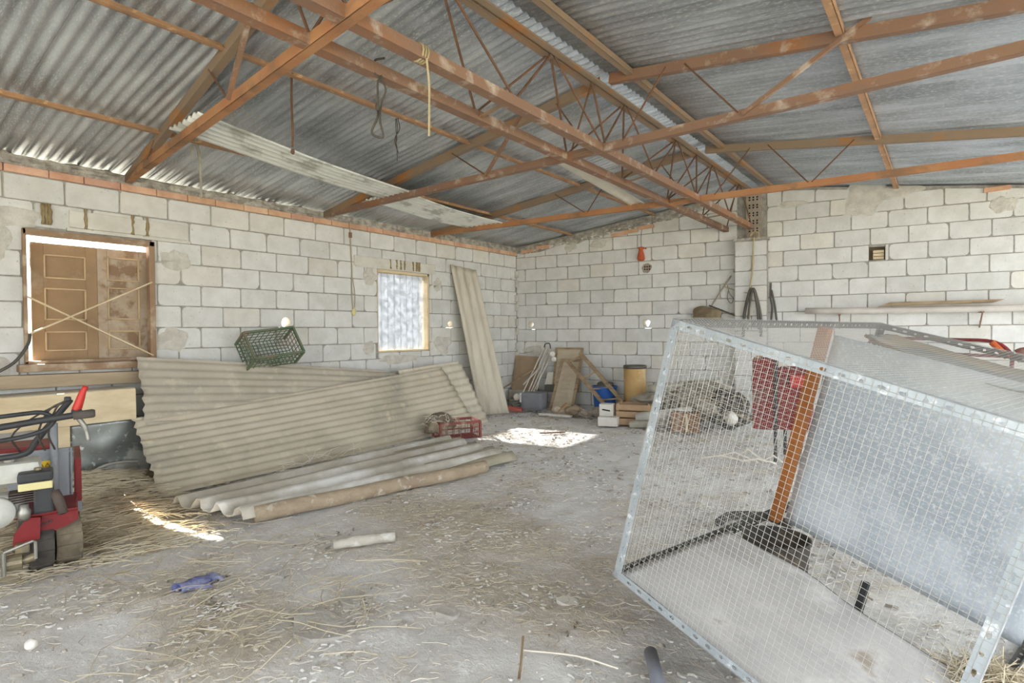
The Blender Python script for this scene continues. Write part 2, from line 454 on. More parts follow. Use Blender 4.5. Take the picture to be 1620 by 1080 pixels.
# lintels and render patches on the left wall
def patch(mb, P, u, z, ru, rz, seed, thick=.014, n=26):
    poly = []
    for k in range(n):
        a = 2*PI*k/n; r = 1+.42*mnoise.noise(V((math.cos(a)*1.6+seed, math.sin(a)*1.6, seed*2.3)))
        poly.append((u+ru*r*math.cos(a), z+rz*r*math.sin(a)))
    def f(s, t):
        i = s*n; k = int(i) % n
        pu, pz = poly[k]
        q = 1-t
        return P(u+(pu-u)*q, z+(pz-z)*q, -.001 + thick*min(1, t*5)+.004*mnoise.noise(V((pu*20*q, pz*20, seed))))
    mb.grid(f, n, 6)
mb = MB()
for (u, z, ru, rz, sd) in ((1.02, 2.27, .32, .1, 1), (.95, 2.05, .2, .22, 2), (2.35, 2.03, .16, .12, 3), (2.3, 1.25, .17, .13, 4), (4.7, 2.05, .12, .14, 5),
                           (5.95, 2.0, .1, .12, 6), (6.05, 1.12, .2, .16, 7), (.9, 1.0, .22, .2, 8), (5.2, .93, .4, .07, 9), (4.68, 1.1, .1, .1, 11)):
    patch(mb, lw, u, z, ru, rz, sd)
mb.build('cement_patch', render_m, wallL, smooth=True)
mb = MB()
mb.box((.006, 1.98, 2.31), (.035, .96, .15), bevel=.01); mb.box((.012, 1.98, 2.215), (.03, 1.0, .025))
mb.box((.006, 5.18, 2.235), (.035, 1.45, .13), bevel=.012); mb.box((.012, 5.18, 2.166), (.03, 1.4, .02))
mb.build('lintel', mat('lintel_render', '#d6d2c8', '#c5c0b4', 4, .95, bump=.3), wallL)
mb = MB(); rnd = random.Random(5)
for u in [1.32, 1.345, 1.365, 1.62, 1.98, 2.1] + [5.05, 5.16, 5.23, 5.30, 5.46, 5.52, 5.55, 5.58]:
    zt = 2.41 if u < 3 else 2.30; zl = 2.235 if u < 3 else 2.17
    mb.tube([(.022, u+rnd.uniform(-.004, .004), zt-(zt-zl)*i/6) for i in range(7)], [rnd.uniform(.008, .018) for _ in range(7)], 6)
mb.build('mud_drip', mat('mud_streak', '#a3906c', '#8a7756', 20, .95, bump=.5), wallL, smooth=True)

# back wall -------------------------------------------------
VENTS = [(2.351, 2.276, .075), (5.369, 2.262, .1)]
PIER = (3.66, 4.085)
coreB = [(u-.085, u+.085, z-.085, z+.085) for u, z, r in HOLE_B]
def gable(u):
    x = u*.991
    return (roofL(x) if x < RIDGE else roofR(x)) - .03
zb = 2.5925
offB = [.398, .599, .408, .599, .407, .6]
rowsB = []
for k in range(-5, 14):
    z0 = zb - H*(k+1); z1 = z0 + H
    o = (offB[k] if 0 <= k < 6 else (.40 if k % 2 == 0 else .6) + random.uniform(-.03, .03))
    jl = [o + BW*i*1.0 for i in range(-1, 14)]
    j = [v for v in jl if .06 < v < 3.55]
    o2 = ([5.085, 5.27, 5.055, 5.263][k-1] if 1 <= k <= 4 else (5.07 if k % 2 else 5.265) + random.uniform(-.03, .03))
    # joints of the part right of the pier follow their own set-out
    j2 = [o2 + BW*i for i in range(-4, 12)]
    j2 = [v for v in j2 if 4.2 < v < 8.6]
    rowsB.append((max(z0, -.05), z1, [.012] + j + [PIER[0]+.02]))
    rowsB.append((max(z0, -.05), z1, [PIER[1]-.02] + j2 + [8.6]))
def gtop(u): return gable(u) - (.09 + .05*mnoise.noise(V((u*2.3, 0, 3))) if u < 3.4 else .02)
holesB = HOLE_B + [(VENTS[0][0], VENTS[0][1], .075)]
wallB = props(bpy.data.objects.new('wall_back', block_wall('wall_back', bk, rowsB, [(5.369-.09, 5.369+.085, 2.185, 2.355)], gtop, holesB)), kind='structure')
COL.objects.link(wallB)
coreB2 = coreB + [(2.26, 2.44, 2.19, 2.36), (5.279, 5.454, 2.185, 2.355)]
wall_body(bk, -.2, 8.8, -.1, lambda u: gable(max(u, 0))+.015, coreB2).build('mortar_core', mortar_m, wallB)
mb = MB()
def gband(s, t):
    u = .0+3.35*s; g = gable(u)
    return bk(u, g-.005-(.14+.06*mnoise.noise(V((u*3, 1, 1))))*t, .012+.02*mnoise.noise(V((u*12, t*4, 2)))+.012*mnoise.noise(V((u*30, t*9, 5))))
mb.grid(gband, 150, 7); mb.build('rubble_band', rubble_m, wallB)
mb = MB()
for (u, z, ru, rz, sd) in ((5.22, 2.98, .27, .26, 21), (5.55, 3.03, .28, .09, 22), (6.6, 2.75, .14, .12, 23), (1.55, 2.72, .16, .1, 24), (1.05, 2.72, .12, .09, 25), (4.4, 3.02, .2, .06, 26), (.35, .95, .25, .12, 27)):
    patch(mb, bk, u, z, ru, rz, sd)
mb.build('cement_patch', render_m, wallB, smooth=True)
mb = MB()
for i, (u, z) in enumerate(((.25, 2.69), (.55, 2.74), (2.1, 2.86), (2.35, 2.9), (1.9, 2.83), (6.55, 2.93))):
    mb.beam(bk(u-.12, z, .012), bk(u+.12, z+.012, .012), .05, .05)
o = mb.build('gable_brick', brick_m, wallB)
ca = o.data.color_attributes.new('tint', 'FLOAT_COLOR', 'CORNER')
for d in ca.data: d.color = (1.08, 1.05, 1, 1)
# corner toothing
mb = MB()
for i in range(11):
    mb.box((.03, 7.87, .2+i*.21+.05*(i % 2)), (.06, .05, .12), bevel=.01)
mb.build('corner_mortar', render_m, wallB)
# pier that carries the girder
pier = props(bpy.data.objects.new('trim_1', block_wall('pier', lambda u, z, d: bk(u, z, d+.14), [(zb-.05-H*(k+1), zb-.05-H*k, ([PIER[0], PIER[0]+.22, PIER[1]] if k % 2 else [PIER[0], PIER[1]])) for k in range(-0, 13)], [], lambda u: 2.56)), kind='structure')
COL.objects.link(pier)
mb = MB(); mb.prism([bk(PIER[0], -.1, -.02), bk(PIER[1], -.1, -.02), bk(PIER[1], 2.55, -.02), bk(PIER[0], 2.55, -.02)], BN*.165)
mb.build('pier_core', mortar_m, pier)
mb = MB(); mb.prism([bk(PIER[0]-.01, 2.55, .0), bk(PIER[1]+.02, 2.55, .0), bk(PIER[1]+.02, 2.58, .0), bk(PIER[0]-.01, 2.58, .0)], BN*.19)
mb.build('pier_cap', rubble_m, pier)
mb = MB(); mb.prism([bk(3.8, 2.6, 0), bk(4.0, 2.6, 0), bk(4.0, 3.24, 0), bk(3.8, 3.24, 0)], BN*.05)
bp_ = mb.build('perforated_brick', perf_m, pier)
mb = MB()
for zz in range(5):
    for uu in range(3):
        for a in range(2):
            mb.prism([bk(3.835+uu*.05+du*.022, 2.68+zz*.11+a*.035+dz*.022, .045) for du, dz in ((0, 0), (1, 0), (1, 1), (0, 1))], BN*.006)
mb.build('brick_hollow', hole_m, pier)

# wall behind the camera: solid beside the left wall, wide open gateway to its right
fw = wall_body(lambda u, z, d: V((u, -3.2-d, z)), -.2, 2.8, -.1, lambda u: roofL(u)-.02, []).build('wall_front', mortar_m); fw['kind'] = 'structure'

# ---- floor and yard
def fz(x, y):
    h = .028*mnoise.noise(V((x*.9, y*.9, 0))) + .014*mnoise.noise(V((x*3.1, y*3.1, 2))) + .009*mnoise.noise(V((x*8, y*8, 5))) + .006*mnoise.noise(V((x*19, y*19, 8)))
    return h - .012
def litter(x, y):
    d = 0
    for (cx, cy, rx, ry) in ((3.6, 2.75, 1.3, .62), (3.4, 1.15, .8, .4), (1.2, 1.3, 1.0, .55), (4.3, 2.2, .8, .5)):
        d = max(d, 1-math.hypot((x-cx)/rx, (y-cy)/ry))
    d += .5*mnoise.noise(V((x*2, y*2, 7)))+.25*mnoise.noise(V((x*6, y*6, 3)))
    return max(0, min(1, d*1.5))
mb = MB(); NX, NY = 250, 260
X0, X1, Y0, Y1 = -.1, 9.2, -2.2, 9.4
def flf(s, t):
    x = X0+(X1-X0)*s; y = Y0+(Y1-Y0)*t
    l = litter(x, y)
    return V((x, y, fz(x, y)+l*(.012+.03*abs(mnoise.noise(V((x*11, y*11, 1)))))))
mb.grid(flf, NX, NY)
flo = mb.build('floor', floor_m, smooth=True); flo['kind'] = 'structure'
at = flo.data.attributes.new('litter', 'FLOAT', 'POINT'); ac = flo.data.attributes.new('far_pale', 'FLOAT', 'POINT')
for v in flo.data.vertices:
    at.data[v.index].value = litter(v.co.x, v.co.y)*.8
    c = min(1, max(0, (v.co.y-3.4)/1.6))*.8*(1+.4*mnoise.noise(v.co*1.3))  # floor colour gets paler towards the back wall, broken up by noise
    ac.data[v.index].value = max(0, min(.95, c*1.15))
mb = MB(); mb.box((4, 3, -.3), (80, 80, .3)); g = mb.build('ground', outside_m); g['kind'] = 'structure'

# ---- roof (corrugated sheets) 
def corr(t): return math.sin(2*PI*t)
PIT = .0762
def roof_mesh(name, x0, x1, zf, seed, y0=-3.2, y1=9.3):
    mb = MB(); rnd = random.Random(seed); y = y0; i = 0
    while y < y1:
        w = 11*PIT; dz = rnd.uniform(-.003, .003)
        xa = x0-rnd.uniform(0, .04); tilt = rnd.uniform(-.008, .008)
        n = 12*8
        def f(s, t, y=y, dz=dz, tilt=tilt):
            x = xa+(x1-xa)*s; yy = y+(w+PIT*.9)*t
            edge = (t-.5)
            return V((x, yy, zf(x)+.010*corr((yy-y)/PIT)+dz+tilt*edge+(.020*max(0, (t-.93)/.07))+.006*mnoise.noise(V((x*1.5, yy*1.5, seed)))))
        mb.grid(f, 6, n); y += w; i += 1
    o = mb.build(name, galv_m, smooth=True, solid=.0012); o['kind'] = 'structure'
    return o
roof_mesh('ceiling', -.25, RIDGE+.03, lambda x: roofL(x)+.012, 1)
roof_mesh('ceiling.001', RIDGE-.06, 8.6, lambda x: roofR(x)+.016, 2)
mb = MB()
for s, f in ((-1, roofL), (1, roofR)):
    pass
def cap(s, t):
    y = -3.2+12.5*s; a = (t-.5)*.36
    x = RIDGE+a
    return V((x, y, (roofL(x) if a < 0 else roofR(x))+.036))
mb.grid(cap, 40, 6); mb.build('trim_2', galv_m, solid=.002)['kind'] = 'structure'

# ------------------------------------------------------------------ roof steel
def angle_bar(mb, p, q, web, flange, side, t=.006, up=(0, 0, 1), flip=1):
    """L profile along p-q: upright web plus a flange at the bottom (flip=-1: top) reaching to `side`"""
    p = V(p); q = V(q); d = (q-p).normalized(); upv = V(up); s = V(side); s = (s-d*s.dot(d)).normalized()
    x = d.cross(upv).normalized(); z = x.cross(d).normalized()
    mb.beam(p+z*web/2, q+z*web/2, t, web, up)
    o = z*(t/2) if flip > 0 else z*(web-t/2)
    mb.beam(p+s*flange/2+o, q+s*flange/2+o, flange, t, up)

TR = [(1.93, -.095), (4.02, -.016), (5.82, .085)]
ZB = 2.715
def ty(i, x): return TR[i][0]+TR[i][1]*x
braces = [
 [((2.54, 2.76), (2.92, 3.14)), ((2.50, 2.76), (2.19, 3.04)), ((.75, 2.76), (.95, 2.87)), ((4.9, 2.76), (4.55, 3.17)), ((4.95, 2.76), (5.6, 3.06))],
 [((2.64, 2.76), (2.22, 3.04)), ((2.66, 2.76), (3.08, 3.16)), ((4.92, 2.76), (4.55, 3.2)), ((4.95, 2.76), (5.68, 3.10)), ((4.06, 2.76), (4.41, 3.22)), ((3.75, 2.76), (3.45, 3.2))],
 [((2.5, 2.76), (2.09, 3.04)), ((2.54, 2.76), (2.81, 3.13)), ((4.94, 2.76), (4.57, 3.2)), ((4.97, 2.76), (5.33, 3.11)), ((4.04, 2.76), (4.4, 3.2)), ((3.75, 2.76), (3.45, 3.2))]]
names = ['nearest rusty roof truss, meeting the wall beside the shuttered window', 'middle rusty roof truss, its tie passing under the ridge girder',
         'farthest rusty roof truss, just in front of the back wall']
for i in range(3):
    P = lambda x, z: V((x, ty(i, x), z))
    t = thing('roof_truss', names[i], 'roof truss', P(0.02, ZB), 'roof trusses')
    mb = MB(); angle_bar(mb, P(.015, ZB), P(8.3, ZB), .062, .055, (0, 1, 0)); mb.build('bottom_chord', orange_m if i != 1 else rust_m, t)
    mb = MB(); angle_bar(mb, P(.015, roofL(0)-.085), P(RIDGE-.03, roofL(RIDGE)-.085), .075, .05, (0, 1, 0)); mb.build('top_chord', rust2_m, t)
    mb = MB(); angle_bar(mb, P(RIDGE+.04, roofR(RIDGE)-.085), P(8.3, roofR(8.3)-.085), .075, .05, (0, 1, 0)); mb.build('top_chord', rust2_m if i == 2 else rust_m, t)
    for k, (a, b) in enumerate(braces[i]):
        mb = MB(); r = .007 if (i, k) not in ((0, 0), (1, 1), (1, 3), (0, 4)) else .011
        if r > .01: mb.beam(P(*a)+V((0, -.01, -.02)), P(*b)+V((0, -.01, .03)), .026, .026)
        else: mb.tube([P(*a), P(*b)], r, 6)
        mb.build('brace', rod_m if r < .01 else rust_m, t)
# ridge girder: two bottom chords, one top chord, lattice of rods
gd = thing('ridge_girder', 'long rusty lattice girder under the ridge, ending on the block pier', 'girder', (3.72, 8.2, 2.6))
XA, XB, XT = 3.565, 3.885, 3.87
ZG = 2.725
yend = 8.28
mb = MB(); angle_bar(mb, (XA, -3, ZG), (XA-.01, yend, ZG-.02), .065, .07, (-1, 0, 0)); mb.build('bottom_chord', rust_m, gd)
mb = MB(); angle_bar(mb, (XB, -3, ZG), (XB+.01, yend, ZG-.02), .065, .07, (-1, 0, 0)); mb.build('bottom_chord', rust_m, gd)
mb = MB()
angle_bar(mb, (XT-.012, -3, 3.205), (XT-.012, 8.3, 3.205), .055, .05, (-1, 0, 0)); angle_bar(mb, (XT+.012, -3, 3.205), (XT+.012, 8.3, 3.205), .055, .05, (1, 0, 0))
mb.build('top_chord', rust2_m, gd)
tn = [-1.2, 0, 1.1, 2.2, 3.28, 4.4, 5.55, 6.65, 7.7]; bn = [-1.8, -.6, .5, 1.6, 2.82, 3.95, 4.95, 6.05, 7.2, 8.2]
for i, yt in enumerate(tn):
    if yt < .8: continue
    for xx in (XA, XB):
        for yb in (bn[i], bn[i+1]):
            mb = MB(); e = .02 if yb > yt else -.02
            mb.tube([(XT+(.0 if xx == XB else -.03), yt+e, 3.215), (xx, yb-e, ZG+.05)], .0085, 6); mb.build('lattice_bar', rod_m, gd)
for yt, yb in ((3.82, 4.0), (6.1, 6.05), (1.75, 1.6)):
    for xx in (XA, XB):
        mb = MB(); mb.tube([(XT, yt, 3.215), (xx, yb, ZG+.05)], .0085, 6); mb.build('lattice_bar', rod_m, gd)
for yb in bn:
    if yb < 1 or yb > 8: continue
    mb = MB(); mb.beam((XA-.03, yb+.05, ZG+.012), (XB, yb-.05, ZG+.012), .03, .008); mb.build('cross_tie', rust2_m, gd)
# purlins
for x, f, lab, e in ((1.075, roofL, 'lowest dusty orange purlin above the left wall', -1), (2.44, roofL, 'upper purlin of the left roof slope, between wall and girder', -1),
                     (4.145, roofR, 'brown purlin close beside the ridge on the right slope', 1), (5.54, roofR, 'rusty purlin halfway down the right roof slope', 1)):
    mb = MB(); z = f(x)
    angle_bar(mb, (x, -3.2, z-.048), (x, 7.9+.135*x-.01, z-.048), .045, .045, (e*-1 if x < 3.9 else -1, 0, 0), t=.006)
    single('purlin', lab, 'roof beam', mb, purlin_m if x < 3 or x > 5 else rust2_m, 'roof purlins')

# corrugated sheets stored on the truss ties
def sheet(name, label, A, B, Cc, D, waves, amp, m, thick=.005, prof=None, sag=0., group=None, rag=0., nu=24, seed=0, cat='corrugated sheet'):
    """A-B: edge along the ribs, A-D: across.  A,B,Cc,D in order round the sheet"""
    A, B, Cc, D = map(V, (A, B, Cc, D)); nrm = (B-A).cross(D-A).normalized()
    if nrm.z < 0: nrm = -nrm
    def f(s, t):
        if rag:
            s = s + (1-2*s)*rag*abs(mnoise.noise(V((t*9, round(s)*5, seed))))*(abs(s-.5)*2)**6
        p = (A*(1-s)+B*s)*(1-t)+(D*(1-s)+Cc*s)*t
        h = amp*(prof(t*waves) if prof else corr(t*waves))
        p = p + nrm*(h - sag*4*s*(1-s) + .012*mnoise.noise(V((s*2.5, t*1.5, seed))))
        return p
    mb = MB(); mb.grid(f, nu, max(8, int(waves*8)))
    return single(name, label, cat, mb, m, group, smooth=True, solid=thick)
zt = ZB+.085
sheet('corrugated_sheet', 'long narrow pale corrugated sheet lying on the ties of the nearest and middle trusses', (1.55, 1.72, zt-.005), (1.08, 4.16, zt-.02), (1.56, 4.2, zt-.015), (2.02, 1.72, zt), 6, .013, palesheet_m, .003, sag=.02, group='pale sheets stored in the roof')
sheet('corrugated_sheet', 'short pale corrugated sheet lying on the ties of the middle and farthest trusses', (.88, 3.98, zt-.015), (.62, 5.98, zt-.02), (1.28, 6.03, zt-.02), (1.5, 3.98, zt-.015), 8, .012, palesheet_m, .003, sag=.02, group='pale sheets stored in the roof')
mb = MB()
def pb(s, t): return V((3.13+.02*s-(-.24)*(1-s)-.07+.17*t, 4.0+2.2*s, zt-.0+.03*math.sin(t*PI)-.03*s))
mb.grid(pb, 20, 6)
single('pale_plank', 'long cream trough shaped plank lying on the ties beside the ridge girder', 'plank', mb, mat('cream_board', '#ddd6c6', '#cfc6b2', 3, .8), smooth=True, solid=.012)

# things hanging from the roof
def hang(name, label, cat, pts, r, m, n=6, **k):
    mb = MB(); mb.tube(smoothpath(pts, 5), r, n)
    return single(name, label, cat, mb, m, **k)
t = thing('hanging_cable', 'twisted dark cable hooked over the girder chord, knotted in the middle', 'cable', (XA, 1.98, 2.4))
mb = MB()
mb.tube(smoothpath([(3.6, 2.02, 3.02-.22), (3.53, 2.01, 2.80), (3.56, 2.03, 2.72), (3.58, 1.99, 2.66), (3.53, 2.03, 2.56), (3.56, 2.0, 2.48), (3.53, 1.985, 2.40), (3.57, 2.03, 2.38), (3.57, 2.01, 2.47), (3.55, 2.04, 2.58), (3.58, 2.04, 2.66), (3.54, 1.94, 2.76)], 6), .006, 6)
mb.build('cable', wire_m, t); mb = MB(); mb.blob((3.55, 2.01, 2.545), (.012, .012, .022), 3, sub=2); mb.build('knot', wire_m, t)
mb = MB()
for i in range(3): mb.tube([(3.885+.045*math.cos(a)-.03, 2.03+i*.018, 2.757+.045*math.sin(a)) for a in [2*PI*k/12 for k in range(12)]], .006, 6, closed=True)
mb.tube(smoothpath([(3.9, 2.05, 2.72), (3.885, 2.08, 2.6), (3.895, 2.07, 2.5), (3.88, 2.08, 2.33)], 6), .006, 6)
single('hanging_rope', 'pale yellow rope tied round the right girder chord, hanging straight down', 'rope', mb, rope_m)
mb = MB()
for dx in (-.012, .0, .015): mb.tube(smoothpath([(2.43+dx, 3.11, 3.07), (2.43+dx*1.6, 3.12, 2.98), (2.43-dx, 3.10, 2.9), (2.43+dx, 3.11, 2.83-dx*3)], 4), .004, 5)
mb.tube([(2.43, 3.11, 2.85), (2.432, 3.11, 2.72)], .0025, 5)
single('hanging_string', 'frayed strings dangling from the upper left purlin', 'string', mb, wire_m)
mb = MB(); mb.tube(smoothpath([(2.43, 2.17, 3.11), (2.425, 2.17, 2.9), (2.43, 2.172, 2.7), (2.428, 2.17, 2.6)], 5), .009, 6); mb.blob((2.43, 2.17, 2.565), (.014, .014, .02), 1, sub=2); mb.blob((2.43, 2.17, 3.1), (.014, .016, .02), 2, sub=2)
single('hanging_rod', 'thin rusty rod hanging from the upper left purlin over the pale sheet', 'rod', mb, rod_m)
mb = MB()
mb.tube(smoothpath([(1.08, 2.09, 2.93), (1.07, 2.13, 2.82), (1.085, 2.135, 2.62), (1.08, 2.14, 2.44)], 5), [.016-.0005*i for i in range(16)], 6)
mb.tube(smoothpath([(1.08, 2.1, 2.9), (1.1, 2.06, 2.82), (1.09, 2.07, 2.74)], 5), .006, 5)
single('hanging_rag', 'dusty grey rag strip hanging from the lowest purlin beside the nearest truss', 'rag', mb, mat('rag_cloth', '#8f8a7c', '#a59f90', 14, .95))
mb = MB(); mb.tube(smoothpath([(.016, 4.40, 2.70), (.02, 4.405, 2.4), (.018, 4.42, 2.1), (.02, 4.41, 1.85), (.018, 4.43, 1.6)], 5), .009, 6)
mb.tube(smoothpath([(.018, 4.43, 2.0), (.02, 4.46, 1.8), (.018, 4.455, 1.62)], 5), .005, 6)
single('wall_cable', 'thin electric cable running down the left wall between the windows', 'cable', mb, mat('cable_grey', '#a79d8a', None, rough=.8))
mb = MB(); mb.box((.02, 4.402, 2.545), (.03, .035, .07), bevel=.006)
single('junction_box', 'small rust red junction box on the cable of the left wall', 'electric box', mb, rust_m)
mb = MB(); mb.blob((.022, 4.44, 1.565), (.018, .035, .045), 4, sub=2)
single('cable_socket', 'yellowish lump at the bottom end of the wall cable', 'socket', mb, cream_m)

# ------------------------------------------------------------------ window with brown shutters
w1 = thing('window_1', None, None, (0, 1.67, 1.07), kind='structure')
mb = MB(); t_ = .07
for (a, b, c, d) in ((1.18, 2.155, 2.135, 2.185), (1.18, 1.206, 1.06, 2.185), (2.105, 2.155, 1.06, 2.185), (1.18, 2.155, 1.06, 1.085)):
    mb.box((-.0, (a+b)/2, (c+d)/2), (.08, b-a, d-c), bevel=.006)
mb.build('window_frame', framewood_m, w1)
mould_m = mat('worn_moulding', '#c9b08d', '#b59a78', 6, .8)
def leaf(y0, y1, panels, m, x=-.13, ang=0.):
    mb = MB(); z0, z1 = 1.07, 2.095
    st = .075 if y0 > 1.5 else .085
    mb.box((x, (y0+y1)/2, (z0+z1)/2), (.02, y1-y0, z1-z0))
    for (a, b) in ((y0, y0+st), (y1-st, y1)): mb.box((x+.014, (a+b)/2, (z0+z1)/2), (.022, b-a, z1-z0), bevel=.004)
    zs = [z0] + [p for q in panels for p in q] + [z1]
    for c, d in zip(zs[::2], zs[1::2]): mb.box((x+.014, (y0+y1)/2, (c+d)/2), (.022, (y1-y0)-2*st, d-c), bevel=.004)
    leafo = mb.build('shutter', m, w1)
    for c, d in panels:
        q = MB(); ya, yb = y0+st, y1-st
        for (a, b, e, f) in ((ya, yb, c, c+.014), (ya, yb, d-.014, d), (ya, ya+.014, c, d), (yb-.014, yb, c, d)):
            q.box((x+.022, (a+b)/2, (e+f)/2), (.016, b-a, f-e), bevel=.004)
        q.build('panel_moulding', mould_m, leafo)
    return leafo
leaf(1.258, 1.729, [(1.16, 1.335), (1.43, 1.71), (1.79, 2.0)], brownwood_m)
leaf(1.73, 2.142, [(1.16, 1.34), (1.44, 1.74), (1.8, 2.02)], paleshut_m)
def thin_pane():
    m = bpy.data.materials.new('white_translucent_pane'); m.use_nodes = True; nt = m.node_tree; N = nt.nodes; N.clear()
    o = N.new('ShaderNodeOutputMaterial'); x = N.new('ShaderNodeMixShader'); t = N.new('ShaderNodeBsdfTranslucent'); d = N.new('ShaderNodeBsdfDiffuse')
    t.inputs['Color'].default_value = (.95, .96, 1, 1); d.inputs['Color'].default_value = (.8, .8, .8, 1); x.inputs[0].default_value = .3
    nt.links.new(t.outputs[0], x.inputs[1]); nt.links.new(d.outputs[0], x.inputs[2]); nt.links.new(x.outputs[0], o.inputs['Surface']); return m
mb = MB()
mb.grid(lambda s, q: V((-.3+.008*(1 if (s*22) % 1 < .2 else 0), .95+1.35*s, 2.02+.38*q)), 110, 1)
mb.build('awning_pane', thin_pane(), w1, solid=.003)
mb = MB(); mb.beam((.048, 1.2, 1.62), (.048, 2.12, 1.10), .012, .026, up=(1, 0, 0)); mb.build('brace_stick', lightwood_m, w1)
mb = MB(); mb.beam((.06, 1.205, 1.31), (.06, 2.115, 1.795), .012, .03, up=(1, 0, 0)); mb.build('brace_stick', lightwood_m, w1)
# sill beams
mb = MB(); mb.beam((.045, 1.13, 1.03), (.045, 2.1, 1.022), .12, .062, bevel=.008)
single('sill_beam', 'grey wooden beam directly under the shuttered window', 'wooden beam', mb, framewood_m, 'sill beams')
mb = MB(); mb.beam((.06, .6, .93), (.06, 2.05, .905), .14, .11, bevel=.015)
single('sill_beam', 'thick lower wooden beam below the shuttered window, under the other one', 'wooden beam', mb, mat('pale_beam', '#b3a188', '#9f8e76', 4, .9, bump=.3, stretch=(1, .4, 3)), 'sill beams')
hang('black_hose', 'thin dark hose hanging from the left side of the shuttered window frame', 'hose', [(.07, 1.21, 1.31), (.08, 1.19, 1.22), (.09, 1.1, 1.08), (.1, .95, .98)], .012, hose_m)
# second window, closed with ribbed plastic
w2 = thing('window_2', None, None, (0, 5.31, 1.03), kind='structure')
mb = MB()
for (a, b, c, d) in ((4.835, 5.785, 2.115, 2.15), (5.755, 5.785, 1.03, 2.15), (4.835, 5.785, 1.03, 1.055), (4.835, 4.85, 1.03, 2.15)):
    mb.box((-.06, (a+b)/2, (c+d)/2), (.12, b-a, d-c), bevel=.004)
mb.build('window_frame', lightwood_m, w2)
mb = MB()
def rib(s, t):
    y = 4.85+.905*s; k = (s*8) % 1
    return V((-.09+(.012 if k < .16 else 0), y, 1.055+1.06*t))
mb.grid(rib, 96, 1); mb.build('ribbed_pane', plastic_m, w2, solid=.003)
mb = MB()
for k in range(1, 8): mb.box((-.085, 4.85+.905*k/8+.008, 1.585), (.004, .007, 1.06))
mb.build('pane_rib', grey_m, w2)

# ------------------------------------------------------------------ sheets leaning on the left wall
sheet('corrugated_sheet', 'large tan corrugated sheet leaning low along the left wall, in front of the greyish one', (1.134, 1.767, .02), (.93, 5.78, .0), (.44, 5.6, .815), (.4, 1.81, .56), 11, .0085, fibro2_m, .005, sag=.015, group='sheets leaning on the left wall', rag=.012, seed=2, nu=40)
sheet('corrugated_sheet', 'greyish corrugated sheet leaning behind the nearest one, under the shuttered window', (.60, 1.87, .27), (.60, 5.7, .05), (.22, 5.75, .69), (.17, 1.94, 1.095), 11, .0085, fibro_m, .005, sag=-.02, group='sheets leaning on the left wall', rag=.012, seed=5, nu=40)
sheet('corrugated_sheet', 'pale sheet with a brown upper edge, at the far end behind the leaning sheets', (.86, 4.9, .0), (.83, 6.15, .0), (.33, 6.06, .87), (.33, 4.9, .8), 9, .010, leansheet_m, .006, group='sheets leaning on the left wall', seed=8, nu=20)
# sheet leaning upright beside the corner
def big(t): return math.sin(2*PI*t)
sheet('corrugated_sheet', 'tall narrow fibre cement sheet leaning upright against the left wall near the corner', (.37, 6.47, .02), (.045, 6.2, 2.33), (.045, 6.78, 2.29), (.6, 6.9, .02), 3.2, .016, leansheet_m, .007, group='sheets leaning on the left wall', seed=9, nu=24)
# big-wave fibre cement sheets lying on the floor
s3 = None
def wavy(t):  # broad shallow valleys with rounded ridges
    k = t % 1.
    return max(0, math.sin(PI*min(1, k/.55)))**1.3 if k < .55 else 0.
def lying(name, label, A, B, Cc, D, waves, amp, m, z, seed, rag=.01):
    return sheet(name, label, (*A, z), (*B, z), (*Cc, z), (*D, z), waves, amp, m, .009, prof=wavy, seed=seed, rag=rag, group='fibre cement sheets on the floor', nu=30)
lying('corrugated_sheet', 'upper broad wave fibre cement sheet on the floor, white with dust', (2.33, 1.83), (2.58, 4.3), (1.45, 4.62), (1.55, 1.68), 3.6, .075, fibro3_m, .055, 11)
lying('corrugated_sheet', 'broad wave fibre cement sheet lying flat on the floor underneath the dusty one', (2.36, 2.3), (2.66, 4.42), (1.5, 4.75), (1.52, 2.2), 3.6, .07, mat('olive_fibre_cement', '#a79f8b', '#958d7a', 4, .95, bump=.3), .022, 12)
mb = MB(); pts = [(2.27+.075*i, 1.95+.41*i*.5*1.22-.0*i, .068+.006*math.sin(i*1.7)) for i in range(9)]
pts = [(2.30+.05*i, 1.92+.245*i, .062+.004*math.sin(i*1.7)) for i in range(9)]
mb.tube(smoothpath(pts, 4), .058, 12)
single('wooden_pole', 'thick barky round pole lying along the front edge of the floor sheets', 'pole', mb, bark_m, smooth=True)
# flat stems caught on the sheets
mb = MB(); rnd = random.Random(12)
base = V((1.12, 2.9, .28))
for i in range(22):
    p = V((1.17-.08*rnd.random(), 2.7+.9*rnd.random(), .02+.06*rnd.random())); d = V((rnd.uniform(-.1, .02), rnd.uniform(-.25, .35), rnd.uniform(-.01, .13)))
    p.x += .1
    mb.tube(smoothpath([p, p+d*.4+V((.03, .03*rnd.uniform(-1, 1), .03)), p+d*.8+V((.02, .05*rnd.uniform(-1, 1), .03*rnd.random())), p+d], 3), .0028, 4)
o = single('dry_twigs', 'tangle of pale dry twigs against the bottom of the nearest leaning sheet', 'twigs', mb, straw2_m); o['kind'] = 'stuff'

